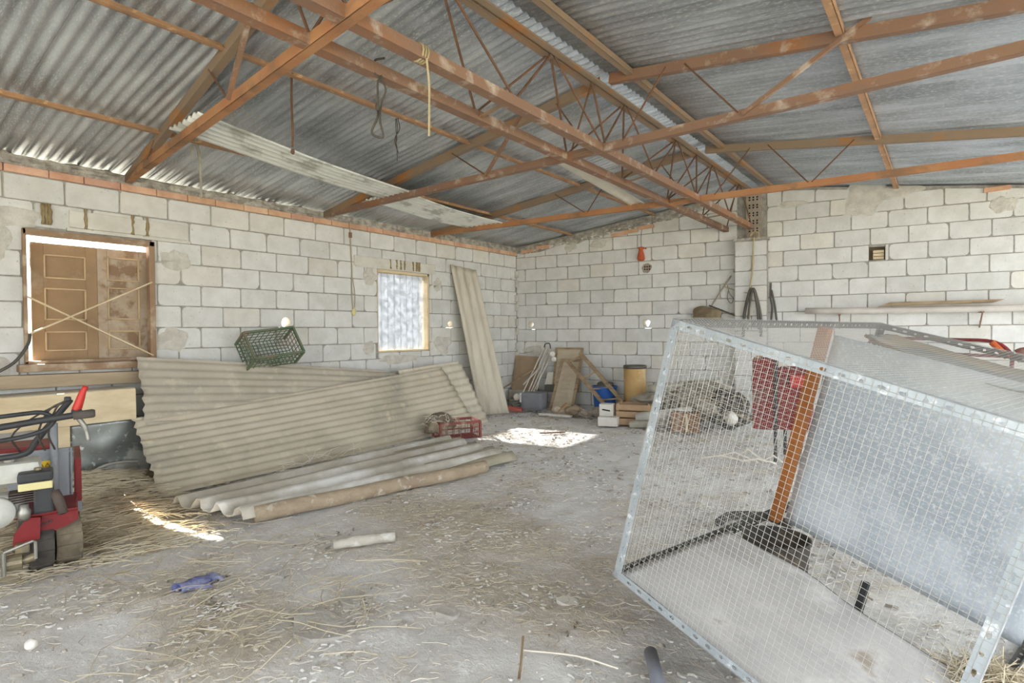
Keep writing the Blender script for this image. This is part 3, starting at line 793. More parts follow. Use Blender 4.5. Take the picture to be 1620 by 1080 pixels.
# green crate on the sheet tops, leaning on the wall (built in its own frame)
def crate(name, label, origin, R, size, m, group=None, cell=.045, bar=.012, wall_bars=(9, 4)):
    origin = V(origin); L, W_, Hh = size
    t = thing(name, label, 'crate', origin, group)
    P = lambda a, b, c: origin + R @ V((a, b, c))
    def bars(mb, f, nu, nv):
        for i in range(nu+1): mb.beam(f(i/nu, 0), f(i/nu, 1), bar*.55, bar*.55, up=R @ V((.3, .5, .8)))
        for j in range(nv+1): mb.beam(f(0, j/nv), f(1, j/nv), bar*.55, bar*.55, up=R @ V((.3, .5, .8)))
    for nm, f, nu, nv in (('long_side', lambda s, q: P(-L/2+L*s, -W_/2, Hh*q), wall_bars[0], wall_bars[1]), ('long_side', lambda s, q: P(-L/2+L*s, W_/2, Hh*q), wall_bars[0], wall_bars[1]),
                          ('short_side', lambda s, q: P(-L/2, -W_/2+W_*s, Hh*q), 6, wall_bars[1]), ('short_side', lambda s, q: P(L/2, -W_/2+W_*s, Hh*q), 6, wall_bars[1]),
                          ('base', lambda s, q: P(-L/2+L*s, -W_/2+W_*q, 0), wall_bars[0]+4, 8)):
        mb = MB(); bars(mb, f, nu, nv); mb.build(nm, m, t)
    mb = MB()
    c = [(-L/2, -W_/2), (L/2, -W_/2), (L/2, W_/2), (-L/2, W_/2)]
    for a, b in zip(c, c[1:]+c[:1]): mb.beam(P(*a, Hh), P(*b, Hh), .022, .03, up=R @ V((0, 0, 1)))
    for a in c: mb.beam(P(*a, 0), P(*a, Hh), .024, .024, up=R @ V((1, 0, 0)))
    mb.build('rim', m, t)
    return t
from mathutils import Euler
Rg = Euler((math.radians(0), math.radians(58), math.radians(0))).to_matrix() @ Euler((0, 0, math.radians(90))).to_matrix()
Rg = Euler((math.radians(6), 0, 0)).to_matrix() @ Rg
crate('plastic_crate', 'dirty green plastic crate tipped against the left wall on top of the leaning sheets', (.13, 3.2, 1.075), Rg, (.56, .32, .24), green_m)
# red crate with a dirt covered round basin
Rr = Euler((0, 0, math.radians(62))).to_matrix()
crate('plastic_crate', 'broken faded red plastic crate on the floor at the far end of the sheets', (1.30, 4.98, .02), Rr, (.5, .32, .19), crate_red_m, cell=.05, wall_bars=(6, 3))
mb = MB(); prof = [(0, .205), (.07, .2), (.13, .17), (.17, .11), (.195, .03), (.2, 0), (.19, 0)]
mb.lathe(prof, (1.14, 4.86, .11), Euler((.12, -.15, 0)).to_matrix(), 28)
for v in mb.bm.verts: v.co += v.co.normalized()*.01*mnoise.noise(v.co*9)
t = thing('round_basket', 'dirt covered round basket lying upside down in the red crate', 'basket', (1.14, 4.86, .11))
mb.build('basket_shell', dirt_m, t, smooth=True)
mb = MB(); rnd = random.Random(8)
for i in range(60):
    a = rnd.uniform(0, 2*PI); r = rnd.uniform(.1, .2); z = .11+.2*math.sqrt(max(0, 1-(r/.205)**2))
    p = V((1.14+r*math.cos(a), 4.86+r*math.sin(a), z)); d = V((rnd.uniform(-1, 1), rnd.uniform(-1, 1), rnd.uniform(-.5, .3))).normalized()*.07
    mb.tube([p-d, p+V((0, 0, .015)), p+d], .003, 4)
o = mb.build('loose_fibre', straw2_m, t); o['kind'] = 'stuff'

# ------------------------------------------------------------------ manger below the window
mg = thing('wooden_manger', 'old wooden manger below the shuttered window with a pale front board', 'manger', (.3, 1.5, 0))
mb = MB(); mb.beam((.38, .55, .69), (.40, 1.85, .695), .035, .27, bevel=.006); mb.build('front_board', lightwood_m, mg)
mb = MB(); mb.beam((.2, .55, .815), (.22, 1.86, .82), .3, .025, bevel=.004); mb.build('top_board', mat('dusty_board', '#c9c2b4', '#b3ab9c', 6, .95, bump=.3), mg)
mb = MB(); mb.box((.36, 1.33, .35), (.05, .11, .7), bevel=.006); mb.build('post', lightwood_m, mg)
mb = MB(); mb.box((.36, .62, .35), (.05, .09, .7), bevel=.006); mb.build('post', wood_m, mg)
mb = MB(); mb.grid(lambda s, q: V((.345+.012*mnoise.noise(V((s*4, q*4, 0)))+.04*q*0, 1.38+.66*s, .05+.52*q)), 14, 12)
mb.build('metal_sheet', tin_m, mg, smooth=True, solid=.004, label='dull spotted metal sheet')
mb = MB(); mb.tube([(.42, .95, .05), (.44, 1.5, .055), (.45, 2.05, .06)], [.06, .055, .06], 12); mb.build('base_log', mat('pale_log', '#bfae93', '#a8977e', 4, .9, bump=.3), mg, smooth=True)
mb = MB(); mb.box((.1, 1.75, .35), (.16, .2, .68), bevel=.01); mb.build('back_block', sack_m, mg)
hang('grey_tube', 'thin grey tube lying across the foot of the manger sheet', 'tube', [(.52, 1.42, .13), (.47, 1.55, .19), (.44, 1.68, .205), (.43, 1.85, .185)], .013, tube_m)
mb = MB(); mb.lathe([(0, 0), (.032, 0), (.034, .01), (.034, .075), (.031, .085), (0, .085)], (.9, 1.74, .012), n=16)
t = thing('small_can', 'small pale can with a yellow green label by the corner of the leaning sheet', 'can', (.9, 1.74, .01))
mb.build('can_body', whitecap_m, t, smooth=True)
mb = MB(); mb.lathe([(.0346, .02), (.0346, .065)], (.9, 1.74, .012), n=16); mb.build('can_label', mat('green_label', '#c3c94b', '#a6b94a', 30, .6), t, smooth=True)

# ------------------------------------------------------------------ tracked mini dumper (operator side faces the room)
DN = V((-.9714, .2373, 0)); DR = V((.2373, .9714, 0)); DO = V((2.2, .85, 0))
def mc(r, z, d): return DO + DR*r + DN*d + V((0, 0, z))
mrot = Matrix((DR, DN, V((0, 0, 1)))).transposed()
dp = thing('tracked_dumper', 'red and grey tracked mini dumper with petrol engine at the left edge', 'dumper', DO)
mc0 = mc
def mbox(mb, r, z, d, size, bevel=.008): mb.box(mc(r, z, d), size, mrot, bevel); return mb
# tracks
def track(r0, r1, d0, m, seed):
    mb = MB(); prof = []
    L = .8; R = .14
    n = 10
    pts = [(d0+R-R*math.sin(a), .14-R*math.cos(a)) for a in [PI*k/n for k in range(n+1)]]     # rear round end
    pts += [(d0+L-R+R*math.sin(a), .14+R*math.cos(a)) for a in [PI*k/n for k in range(n+1)]]
    mc = lambda r, z, d: mc0(r-.13*d, z, d)
    a_ = [mc(r0, z, d) for d, z in pts]; mb.prism(a_, DR*(r1-r0))
    # lugs
    N = len(pts)
    tot = 0
    for i in range(N):
        (da, za), (db, zb_) = pts[i], pts[(i+1) % N]
        seg = math.hypot(db-da, zb_-za)
        k = max(1, int(seg/.055))
        for j in range(k):
            if (i+j) % 2 and k == 1: continue
            f = (j+.5)/k; d = da+(db-da)*f; z = za+(zb_-za)*f
            nd, nz_ = (zb_-za)/max(seg, 1e-6), -(db-da)/max(seg, 1e-6)
            ang = math.atan2(zb_-za, db-da)
            rot = mrot @ Matrix.Rotation(ang, 3, 'X')
            mb.box(mc((r0+r1)/2, max(z, .012), d), (r1-r0-.004, .03, .014), rot, .004)
    return mb.build('track', m, dp)
track(-.085, .012, .0, rubber_m, 1); track(.025, .14, .04, mud_m, 2)
mb = MB(); mbox(mb, -.02, .17, .5, (.06, .8, .1)); mbox(mb, .0, .2, .4, (.2, .6, .05)); mb.build('undercarriage', brass_m, dp)
for d, z in ((.12, .17), (.12, .05), (.3, .04), (.5, .04)):
    mb = MB(); mb.lathe([(0, -.012), (.02, -.012), (.02, .012), (0, .012)], mc(.023, z, d), mrot @ Matrix.Rotation(PI/2, 3, 'Y'), 10)
    mb.build('roller', steel_m, dp)
# red engine deck skirts
mb = MB(); mb.prism([mc(-.16, .19, .0), mc(-.05, .205, .0), mc(-.045, .32, .0), mc(-.10, .33, .0), mc(-.155, .25, .0)], DN*.012); mb.build('front_skirt', red_m, dp)
mb = MB(); mb.prism([mc(-.06, .20, .04), mc(.07, .245, .04), mc(.115, .27, .04), mc(.115, .325, .04), mc(-.04, .32, .04)], DN*.012); mb.build('side_skirt', red_m, dp)
mb = MB(); mbox(mb, -.02, .33, .22, (.27, .4, .02)); mb.build('engine_deck', red_m, dp)
mb = MB()
for k in range(4): mbox(mb, -.045+.014*k, .265+.006*k, .034, (.008, .006, .012), 0)
mb.build('skirt_slot', black_m, dp)
# engine
mb = MB(); mbox(mb, -.17, .40, .05, (.14, .16, .13), .03); mb.build('engine_block', eng_m, dp, smooth=False)
mb = MB(); mb.lathe([(0, -.03), (.06, -.03), (.075, .0), (.075, .05), (0, .05)], mc(-.215, .39, -.03), mrot @ Matrix.Rotation(PI/2, 3, 'X'), 20); mb.build('engine_cover', eng_m, dp, smooth=True)
mb = MB(); mbox(mb, -.15, .575, .08, (.22, .2, .11), .03); tk = mb.build('fuel_tank', eng_m, dp)
mb = MB(); mb.lathe([(0, 0), (.034, 0), (.034, .02), (.028, .026), (0, .026)], mc(-.17, .63, .06), n=16); mb.build('fuel_cap', steel_m, tk)
mb = MB(); mbox(mb, -.06, .555, -.03, (.145, .13, .055), .014); ac_ = mb.build('air_cleaner', black_m, dp)
mb = MB(); mbox(mb, -.06, .51, -.03, (.14, .125, .04), .006); mb.build('filter_band', cream_m, ac_)
mb = MB(); mbox(mb, -.03, .42, .0, (.085, .1, .14), .012); mb.build('filter_housing', black_m, dp)
mb = MB(); mb.lathe([(0, 0), (.016, 0), (.016, .012), (0, .014)], mc(-.05, .585, -.04), n=10); mb.build('wing_nut', brass_m, ac_)
mb = MB(); mb.lathe([(0, 0), (.018, .0), (.028, .018), (.03, .05), (.022, .062), (.022, .085), (0, .085)], mc(-.11, .33, -.05), n=16); mb.build('carburettor', steel_m, dp, smooth=True)
mb = MB()
for k in range(5): mbox(mb, -.11, .425+.012*k, .0, (.12, .1, .005), 0)
mb.build('cooling_fin', exh_m, dp)
mb = MB(); mb.tube([mc(.015, .455, -.03), mc(.03, .42, -.05), mc(.052, .34, -.075)], [.024, .024, .022], 14); mb.build('exhaust_pipe', exh_m, dp, smooth=True)
mb = MB(); mb.tube([mc(.05, .347, -.0725), mc(.0525, .339, -.0755)], .016, 14); mb.build('exhaust_mouth', hole_m, dp)
# gearbox and bracket low at the back
mb = MB()
mb.tube([mc(-.2, .12, -.05), mc(-.12, .12, -.05)], .04, 14); mb.tube([mc(-.12, .12, -.05), mc(-.07, .13, -.05)], .022, 12)
mbox(mb, -.12, .18, -.02, (.06, .05, .05)); mb.build('gearbox', brass_m, dp)
mb = MB(); mb.tube([mc(-.19, .19, -.09), mc(-.075, .225, -.09), mc(-.065, .22, -.09), mc(-.065, .13, -.09)], .008, 8); mb.tube([mc(-.19, .19, -.09), mc(-.19, .07, -.09)], .01, 8); mb.build('bracket', steel_m, dp)
# load body: grey frame and red side
mb = MB(); mb.tube([mc(.012, .3, .33), mc(.012, .78, .33)], .02, 12); mb.build('upright_post', grey_m, dp, smooth=True)
mb = MB()
for (r, z, w, h) in ((-.07, .615, .32, .022), (.085, .44, .02, .37), (-.055, .44, .29, .33)): mbox(mb, r, z, .36 if w != .2 else .38, (w, .02, h), .003)
for r in (.035, .055): mbox(mb, r, .44, .372, (.012, .02, .33), .002)
mbox(mb, .04, .27, .36, (.12, .03, .03), .003)
mb.build('body_frame', grey_m, dp)
mb = MB(); mbox(mb, .12, .4, .62, (.035, .5, .3), .006); mb.build('body_side', red_m, dp)
mb = MB(); mbox(mb, .12, .26, .62, (.036, .502, .06), .004); mb.build('side_bottom', grey_m, dp)
mb = MB(); mbox(mb, -.14, .60, .62, (.26, .3, .07), .01); mb.build('body_back', red_m, dp)
mb = MB(); mbox(mb, -.035, .54, .347, (.055, .004, .042), .001); st = mb.build('warning_sticker', yellow_m, dp)
mb = MB()
for cr in (-.021, -.049):
    w_ = .011
    a, b, c = mc(cr-w_, .527, .3435), mc(cr+w_, .527, .3435), mc(cr, .549, .3435)
    for p, q in ((a, b), (b, c), (c, a)): mb.beam(p, q, .0025, .0025)
    mb.beam(mc(cr-.003, .531, .3435), mc(cr+.002, .541, .3435), .003, .002)
mb.build('warning_symbol', hole_m, st)
# handlebars, levers
mb = MB(); mb.tube(smoothpath([mc(-.35, .85, -.35), mc(-.17, .865, -.35), mc(.0, .885, -.35), mc(.13, .898, -.35)], 4), .016, 12); mb.build('handle_bar', black_m, dp, smooth=True)
mb = MB(); mb.tube([mc(.1, .893, -.35), mc(.18, .898, -.35), mc(.19, .898, -.35)], [.021, .022, .017], 14); mb.build('hand_grip', rubber_m, dp, smooth=True)
mb = MB(); mb.tube(smoothpath([mc(-.35, .895, -.3), mc(-.1, .915, -.3), mc(-.02, .915, -.3), mc(.02, .885, -.3), mc(.02, .86, -.3), mc(-.02, .825, -.3), mc(-.12, .8, -.3), mc(-.35, .78, -.3)], 5), .011, 10); mb.build('guard_loop', black_m, dp, smooth=True)
mb = MB(); mb.tube(smoothpath([mc(.09, .95, -.1), mc(.04, .88, -.1), mc(-.05, .75, -.08), mc(-.1, .68, -.05), mc(-.25, .66, 0)], 5), .016, 10); mb.build('steering_arm', black_m, dp, smooth=True)
mb = MB(); mb.tube(smoothpath([mc(.11, .905, -.3), mc(.125, .95, -.3), mc(.14, 1.0, -.3), mc(.155, 1.035, -.3)], 3), [.02, .021, .021, .02, .019, .018, .016, .014, .013, .012], 12); mb.build('red_lever', redhandle_m, dp, smooth=True)
mb = MB(); mbox(mb, .115, .905, -.3, (.045, .04, .03), .006); mbox(mb, .08, .97, -.25, (.03, .03, .025), .008); mb.build('lever_base', black_m, dp)
mb = MB(); mb.tube(smoothpath([mc(.12, .88, -.32), mc(.145, .83, -.32), mc(.155, .79, -.32), mc(.16, .755, -.32)], 4), [.012]*6+[.009]*7, 8); mb.build('brake_lever', steel_m, dp, smooth=True)
mb = MB()
for k, (a, b) in enumerate(((.08, -.12), (.07, -.02), (.1, .02))): mb.tube(smoothpath([mc(a, .96, -.24), mc((a+b)/2-.02, .9+.02*k, -.26), mc(b-.02, .8, -.2), mc(b, .68, .0)], 5), .005, 6)
mb.build('control_cable', wire_m, dp)

# ------------------------------------------------------------------ wire mesh cage, tipped over to the right
TL = V((5.2398, 1.997, 1.3424)); e1 = V((.2575, -.0604, .9644)).normalized(); e2 = V((.934, -.2401, -.2644)).normalized(); e3 = V((.2476, .9689, -.0054)).normalized()
hC, wC, dC = 1.0893, 1.1038, 1.9806
def cg(a, b, c): return TL - e1*(a*hC) + e2*(b*wC) + e3*(c*dC)      # a: down, b: right, c: back
cage = thing('mesh_cage', 'big wire mesh animal cage of slotted steel angle, tipped towards the right', 'cage', (5.99, 1.80, 0))
def slotted(mb, p, q, d1, d2, w=.032, t=.002, pitch=.052):
    """slotted L profile: two flanges from edge p-q towards d1 and d2, each with a row of oval holes"""
    p = V(p); q = V(q); ax = (q-p); L = ax.length; ax.normalize()
    for d in (d1, d2):
        d = V(d).normalized(); n = max(2, int(L/pitch)); st = L/n; K = 8
        other = (d2 if d is d1 else d1)
        for i in range(n):
            o = p + ax*(st*i)
            # cell with an oval hole
            out = [o, o+ax*st*.5, o+ax*st, o+ax*st+d*w*.5, o+ax*st+d*w, o+ax*st*.5+d*w, o+d*w, o+d*w*.5]
            c = o+ax*st*.5+d*w*.5
            ov = []
            for k in range(K):
                a = [-135, -90, -45, 0, 45, 90, 135, 180][k]*PI/180
                ov.append(c + ax*(math.cos(a)*(.012 if i % 3 else .007)) + d*(math.sin(a)*.0065))
            bo = [mb.bm.verts.new(v) for v in out]; bi = [mb.bm.verts.new(v) for v in ov]
            for k in range(K):
                mb.bm.faces.new((bo[k], bo[(k+1) % K], bi[(k+1) % K], bi[k]))
cor = lambda a, b, c: cg(a, b, c)
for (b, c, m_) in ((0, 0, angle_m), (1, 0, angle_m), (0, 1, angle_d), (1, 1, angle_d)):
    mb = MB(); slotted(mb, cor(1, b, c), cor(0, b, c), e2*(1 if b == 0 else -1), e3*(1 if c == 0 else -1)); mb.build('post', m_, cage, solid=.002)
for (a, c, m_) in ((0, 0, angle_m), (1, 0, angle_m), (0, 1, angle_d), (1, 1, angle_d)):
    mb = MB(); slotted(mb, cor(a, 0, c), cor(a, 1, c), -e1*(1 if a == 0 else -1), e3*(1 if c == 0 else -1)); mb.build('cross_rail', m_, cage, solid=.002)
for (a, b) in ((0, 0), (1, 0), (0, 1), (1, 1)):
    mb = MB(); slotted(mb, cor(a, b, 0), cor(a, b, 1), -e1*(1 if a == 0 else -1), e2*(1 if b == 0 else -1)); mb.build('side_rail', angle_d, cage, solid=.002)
def wire_panel(name, p0, du, dv, nu, nv, r, m=mesh_m, bul=None, seed=0):
    mb = MB(); p0 = V(p0); n = du.cross(dv).normalized()
    def w(s, q):
        return p0+du*s+dv*q+n*(.006*mnoise.noise(V((s*3, q*3, seed)))+(bul(s, q) if bul else 0))
    for i in range(nu+1):
        mb.tube([w(i/nu, k/6) for k in range(7)], r, 4, caps=False)
    for j in range(nv+1):
        mb.tube([w(k/6, j/nv) + n*r*1.2 for k in range(7)], r, 4, caps=False)
    return mb.build(name, m, cage, smooth=False)
P_ = .0205
off = .004
wire_panel('front_mesh', cor(0, 0, 0)-e3*off, e2*wC, -e1*hC, int(wC/P_), int(hC/P_), .0007, seed=1)
wire_panel('side_mesh', cor(0, 0, 0)-e2*off, e3*dC, -e1*hC, int(dC/P_), int(hC/P_), .00045, seed=2)
def sagf(s, q): return -.03*math.sin(PI*s)*math.sin(PI*q)
wire_panel('top_mesh', cor(0, 0, 0)+e1*off, e2*wC, e3*dC, int(wC/P_), int(dC/P_), .00055, bul=lambda s, q: sagf(s, q), seed=3)
# varnished wooden post and sheet metal partition in the middle
cm = 1.19/dC
mb = MB(); a_, b_ = cor(1.0, .045, 1.235/dC), cor(0.015, .045, 1.16/dC); mb.beam(a_, b_, .062, .05, up=e2, bevel=.004); mb.build('wooden_post', post_m, cage)
mb = MB()
def part(s, q): return cor(.04+.955*q, .075+.9*s, (1.2+.07*q)/dC) + e3*.01*mnoise.noise(V((s*3, q*3, 2)))
mb.grid(part, 20, 20); mb.build('partition_sheet', galv2_m, cage, smooth=True, solid=.004)
# dusty pan in the front half of the floor, curved dark rim
mb = MB()
def pan(s, q):
    far = .40+.015*math.sin(s*PI*2.)
    c = .01+far*q
    return cor(.985, .02+.96*s, c) + e1*(.012*mnoise.noise(V((s*4, c*7, 3)))+.012*math.sin(PI*q))
mb.grid(pan, 30, 24); mb.build('floor_pan', pan_m, cage, smooth=True, solid=.006)
mb = MB(); mb.tube([V(pan(s/20, 1.0)) + e1*-.008 for s in range(21)], .012, 8); mb.build('pan_rim', hose_m, cage, smooth=True)
# torn cloth sagging under the rear half of the top
mb = MB()
def tarp(s, q):
    c = .64+.33*q+.12*(1-s)*(1-q)-.12*s*(1-q); b = .10+.88*s
    edge = (1-q)**4*.05*mnoise.noise(V((s*7, 2, 1)))
    return cor(.035+.02*math.sin(PI*s)+edge*.3, b, c+edge) + e1*(.012*mnoise.noise(V((s*5, q*5, 7)))-.03*math.sin(PI*s)*math.sin(PI*min(1, c)))
mb.grid(tarp, 40, 30); mb.build('torn_cover', tarp_m, cage, smooth=True, solid=.003)
mb = MB(); rnd = random.Random(4)
pts = [V(tarp(s/24*.55, 0))-e1*.004 for s in range(25)]
mb.tube(pts, [.008+.006*rnd.random() for _ in pts], 6); mb.build('torn_edge', torn_m, cage)
# things seen under the raised side of the cage
mb = MB(); mb.lathe([(0, 0), (.15, 0), (.165, .16), (.172, .165), (.172, .18), (.16, .18), (.15, .02), (0, .02)], (5.32, 3.22, .01), n=26)
single('black_tub', 'round black rubber tub on the floor beneath the raised cage side', 'tub', mb, rubber_m, smooth=True)
mb = MB(); mb.tube(smoothpath([(4.86, 3.70, .04), (4.90, 3.86, .05), (5.08, 3.97, .05), (5.25, 3.94, .04)], 6), .028, 10)
single('black_hose', 'piece of thick black hose on the floor by the far foot of the cage post', 'hose', mb, rubber_m, smooth=True)
mb = MB(); mb.beam((5.72, 2.80, .0), (5.76, 2.92, .17), .03, .03)
single('dark_stake', 'dark square stake standing under the metal partition of the cage', 'stake', mb, black_m)

# ------------------------------------------------------------------ heap in the far left corner
mb = MB(); mb.prism([bk(.03, .3, .22), bk(.5, .28, .25), bk(.5, .86, .07), bk(.02, .88, .05)], BN*.018)
single('leaning_board', 'brown board leaning in the corner between the tall sheet and the rods', 'panel', mb, brownpanel_m)
mb = MB(); mb.box(bk(.27, .15, .23), (.5, .2, .3), Euler((0, 0, .13)).to_matrix(), .02)
single('low_box', 'dusty box under the brown board in the corner', 'box', mb, sack_m)
# pram-like frame of pale rods
fr = thing('rod_frame', 'folded frame of pale thin rods with round white caps, leaning in the corner', 'frame', bk(.55, .05, .4))
tops = [(.60, 1.02), (.66, 1.04), (.72, 1.0), (.78, .98), (.64, .95)]; bots = [(.36, .28), (.44, .25), (.50, .27), (.56, .3), (.62, .33)]
for (tu, tz), (bu, bz) in zip(tops, bots):
    mb = MB(); mb.tube([bk(bu, bz, .42), bk((bu+tu)/2+.01, (bz+tz)/2, .28), bk(tu, tz, .10)], .011, 7); mb.build('rod', pale_m, fr)
mb = MB(); mb.tube([bk(.35, .4, .4), bk(.62, .72, .25)], .012, 7); mb.build('rod', pale_m, fr)
mb = MB(); mb.tube([bk(.0, .34, .45), bk(.5, .66, .3)], .013, 7); mb.build('rod', wood_m, fr)
mb = MB(); mb.tube(smoothpath([bk(.6, 1.02, .1), bk(.62, 1.08, .1), bk(.7, 1.09, .1), bk(.72, 1.0, .1)], 4), .01, 7); mb.build('top_bend', hose_m, fr)
rotb = Matrix((BT, V((0, 0, 1)), BN)).transposed()
for (u, z, r) in ((.80, .92, .052), (.83, .83, .046)):
    mb = MB(); mb.lathe([(0, -.02), (r, -.02), (r, .01), (r*.5, .025), (r*.2, .02), (0, .02)], bk(u, z, .2), rotb, 18); mb.build('end_cap', whitecap_m, fr, smooth=True)
mb = MB(); mb.prism([bk(.66, .38, .2), bk(.9, .4, .2), bk(.92, .62, .12), bk(.68, .6, .12)], BN*.02); mb.build('white_plate', whitebox_m, fr)
mb = MB(); mb.box(bk(.82, .35, .25), (.24, .1, .12), Euler((0, 0, .13)).to_matrix(), .01); mb.build('dark_block', hose_m, fr)
# jerrycan
Rj = Euler((0, 0, .22)).to_matrix(); Jc = V((.72, 7.42, 0.02))
jr = thing('jerrycan', 'grey plastic jerrycan lying on its side at the foot of the rods', 'jerrycan', Jc)
mb = MB(); mb.box(Jc+V((0, 0, .15)), (.38, .24, .28), Rj, .045)
mb.build('body', jerry_m, jr)
mb = MB(); mb.box(Jc+Rj @ V((-.19, -.02, .2)), (.06, .18, .16), Rj, .02); mb.build('white_end', whitebox_m, jr)
mb = MB(); mb.lathe([(0, -.03), (.055, -.03), (.06, .0), (.03, .03), (0, .03)], Jc+Rj @ V((-.3, -.02, .2)), Rj @ Matrix.Rotation(-1.2, 3, 'Y') @ Matrix.Rotation(-1.2, 3, 'X'), 18)
single('white_disc', 'round white disc between the tall sheet and the jerrycan', 'disc', mb, whitecap_m, smooth=True)
mb = MB()
for k in range(4): mb.tube([(.36+(.1+.006*k)*math.cos(a), 7.42+.1*math.sin(a)*.5, .06+.035*k+.02*math.sin(a*2+k)) for a in [2*PI*i/16 for i in range(16)]], .017, 7, closed=True)
single('hose_coil', 'coil of dull grey hose beside the foot of the tall sheet', 'hose', mb, mat('grey_hose', '#9a9a90', '#85857b', 8, .8), smooth=True)
mb = MB(); mb.box((.47, 7.18, .045), (.3, .14, .06), Euler((0, .1, .5)).to_matrix(), .02)
single('red_wrap', 'faded red bundle on the floor before the grey hose coil', 'bundle', mb, mat('faded_red_cloth', '#c4695c', '#b05a50', 8, .9))
# old cabinet door leaning, panel behind it
mb = MB(); mb.prism([bk(.80, .3, .22), bk(1.28, .3, .22), bk(1.29, 1.03, .05), bk(.82, 1.03, .05)], BN*.02)
t = thing('framed_board', 'brown framed board standing behind the cabinet door against the back wall', 'panel', bk(1.05, .3, .2))
mb.build('panel', doorp_m, t)
mb = MB()
for p, q in (((.80, 1.0), (1.3, 1.0)), ((.82, .3), (.83, 1.0)), ((1.27, .3), (1.28, 1.0))): mb.beam(bk(p[0], p[1], .225-.23*(p[1]-.3)), bk(q[0], q[1], .225-.23*(q[1]-.3)), .04, .03, up=BN)
mb.build('panel_frame', wood_m, t)
d0 = thing('cabinet_door', 'tall weathered cabinet door panel leaning upright left of the blue bucket', 'door panel', bk(1.1, .0, .42))
def dpnt(u, z, e=0.): return bk(u+.06*(z/.85), z, .42-.26*z/.85+e)
mb = MB(); mb.prism([dpnt(.86, .01), dpnt(1.28, .01), dpnt(1.28, .84), dpnt(.92, .84)], BN*.022); mb.build('panel', doorp_m, d0)
mb = MB()
for p, q in (((.875, .01), (.93, .84)), ((1.26, .01), (1.26, .84)), ((.87, .03), (1.28, .03)), ((.93, .82), (1.28, .82))): mb.beam(dpnt(*p, .03), dpnt(*q, .03), .045, .02, up=BN)
mb.build('stile', wood_m, d0)
mb = MB()
for k in range(8): mb.beam(dpnt(.99+.02*k, .1+.02*(k % 3), .026), dpnt(.98+.02*k, .5+.03*((k*5) % 7), .026), .006, .004, up=BN)
mb.build('fluting', doorp_m, d0)
# ladder-like frame leaning across the bucket
ld = thing('wooden_ladder', 'brown wooden ladder frame leaning diagonally over the blue bucket', 'ladder', bk(1.9, .1, .75))
def lp(a, b): return bk(1.18+.73*a+.2*b, .81-.69*a+.12*b, .40+.16*a-.06*b)
for b in (0, 1):
    mb = MB(); mb.beam(lp(-.03, b), lp(1.03, b), .05, .055, up=BN, bevel=.003); mb.build('rail', wood_m, ld)
for a in (.02, .38, .60, .83):
    mb = MB(); mb.beam(lp(a, 0), lp(a+(.12 if a > .5 else 0), 1), .022, .035, up=BN); mb.build('rung', wood_m, ld)
# bucket
mb = MB(); c = bk(1.76, .03, .30)
bu = thing('bucket', 'bright blue plastic bucket standing behind the wooden ladder frame', 'bucket', c)
mb.lathe([(0, 0), (.15, 0), (.155, .01), (.19, .38), (.2, .385), (.2, .405), (.185, .405), (.148, .02), (0, .02)], c, n=32); mb.build('body', blue_m, bu, smooth=True)
mb = MB(); mb.tube([c+V((.197*math.cos(a), .197*math.sin(a)-.0, .38-.10*math.sin(a)*0+.02)) for a in [PI*k/14+PI for k in range(15)]], .005, 6); mb.build('handle', steel_m, bu)
mb = MB(); mb.blob(c+V((0, 0, .40)), (.15, .15, .07), 6, .4); single('dark_cloth', 'dark crumpled cloth filling the blue bucket', 'cloth', mb, mat('dark_cloth', '#5c5a55', '#6d6a63', 8, .95), smooth=True)
# drum
c = bk(2.245, .02, .28)
dr = thing('cardboard_drum', 'tall tan cardboard drum with a dark metal rim against the back wall', 'drum', c)
mb = MB(); mb.lathe([(0, 0), (.165, 0), (.168, .02), (.168, .70)], c, n=36); mb.build('body', tan_m, dr, smooth=True)
mb = MB(); mb.lathe([(.168, .70), (.174, .70), (.175, .745), (.165, .75), (.16, .74), (.16, .2), (0, .2)], c, n=36); mb.build('rim', mat('dark_rim', '#77736c', '#64605a', 8, .6, .4), dr, smooth=True)
mb = MB(); mb.lathe([(.170, .03), (.172, .035), (.172, .07), (.17, .075)], c, n=36); mb.build('foot_band', tan_m, dr, smooth=True)
# rubble lumps before the bucket
rnd = random.Random(31)
rub = [(1.20, .72, .10, 'chunk of pale rubble lying nearest the cabinet door'), (1.42, .74, .13, 'largest lump of brown rubble in front of the blue bucket'), (1.62, .76, .09, 'small lump of rubble under the front of the blue bucket'), (1.82, .70, .12, 'grey lump of rubble at the foot of the ladder frame')]
for i, (u, d, r, lab) in enumerate(rub):
    mb = MB(); p = bk(u, r*.55, d); mb.blob(p, (r*1.2, r*.9, r*.65), i+3, .7, 3, 1.3)
    single('rubble_lump', lab, 'rubble', mb, mat('rubble_%d' % i, ['#c4b6a3', '#a8967f', '#b9ada0', '#a69c90'][i], ['#a8998a', '#93826e', '#9f948a', '#90867b'][i], 9, .95, bump=.5), 'rubble by the bucket')
mb = MB(); mb.beam(bk(1.18, .02, .8), bk(1.30, .17, .7), .07, .05, bevel=.006); single('wood_offcut', 'short pale wood offcut tilted beside the cabinet door foot', 'wood offcut', mb, box_m)
mb = MB(); mb.beam(bk(.95, .025, .95), bk(1.5, .03, 1.0), .08, .03, bevel=.004); single('wood_lath', 'pale flat lath lying on the floor before the rubble lumps', 'lath', mb, whitebox_m)
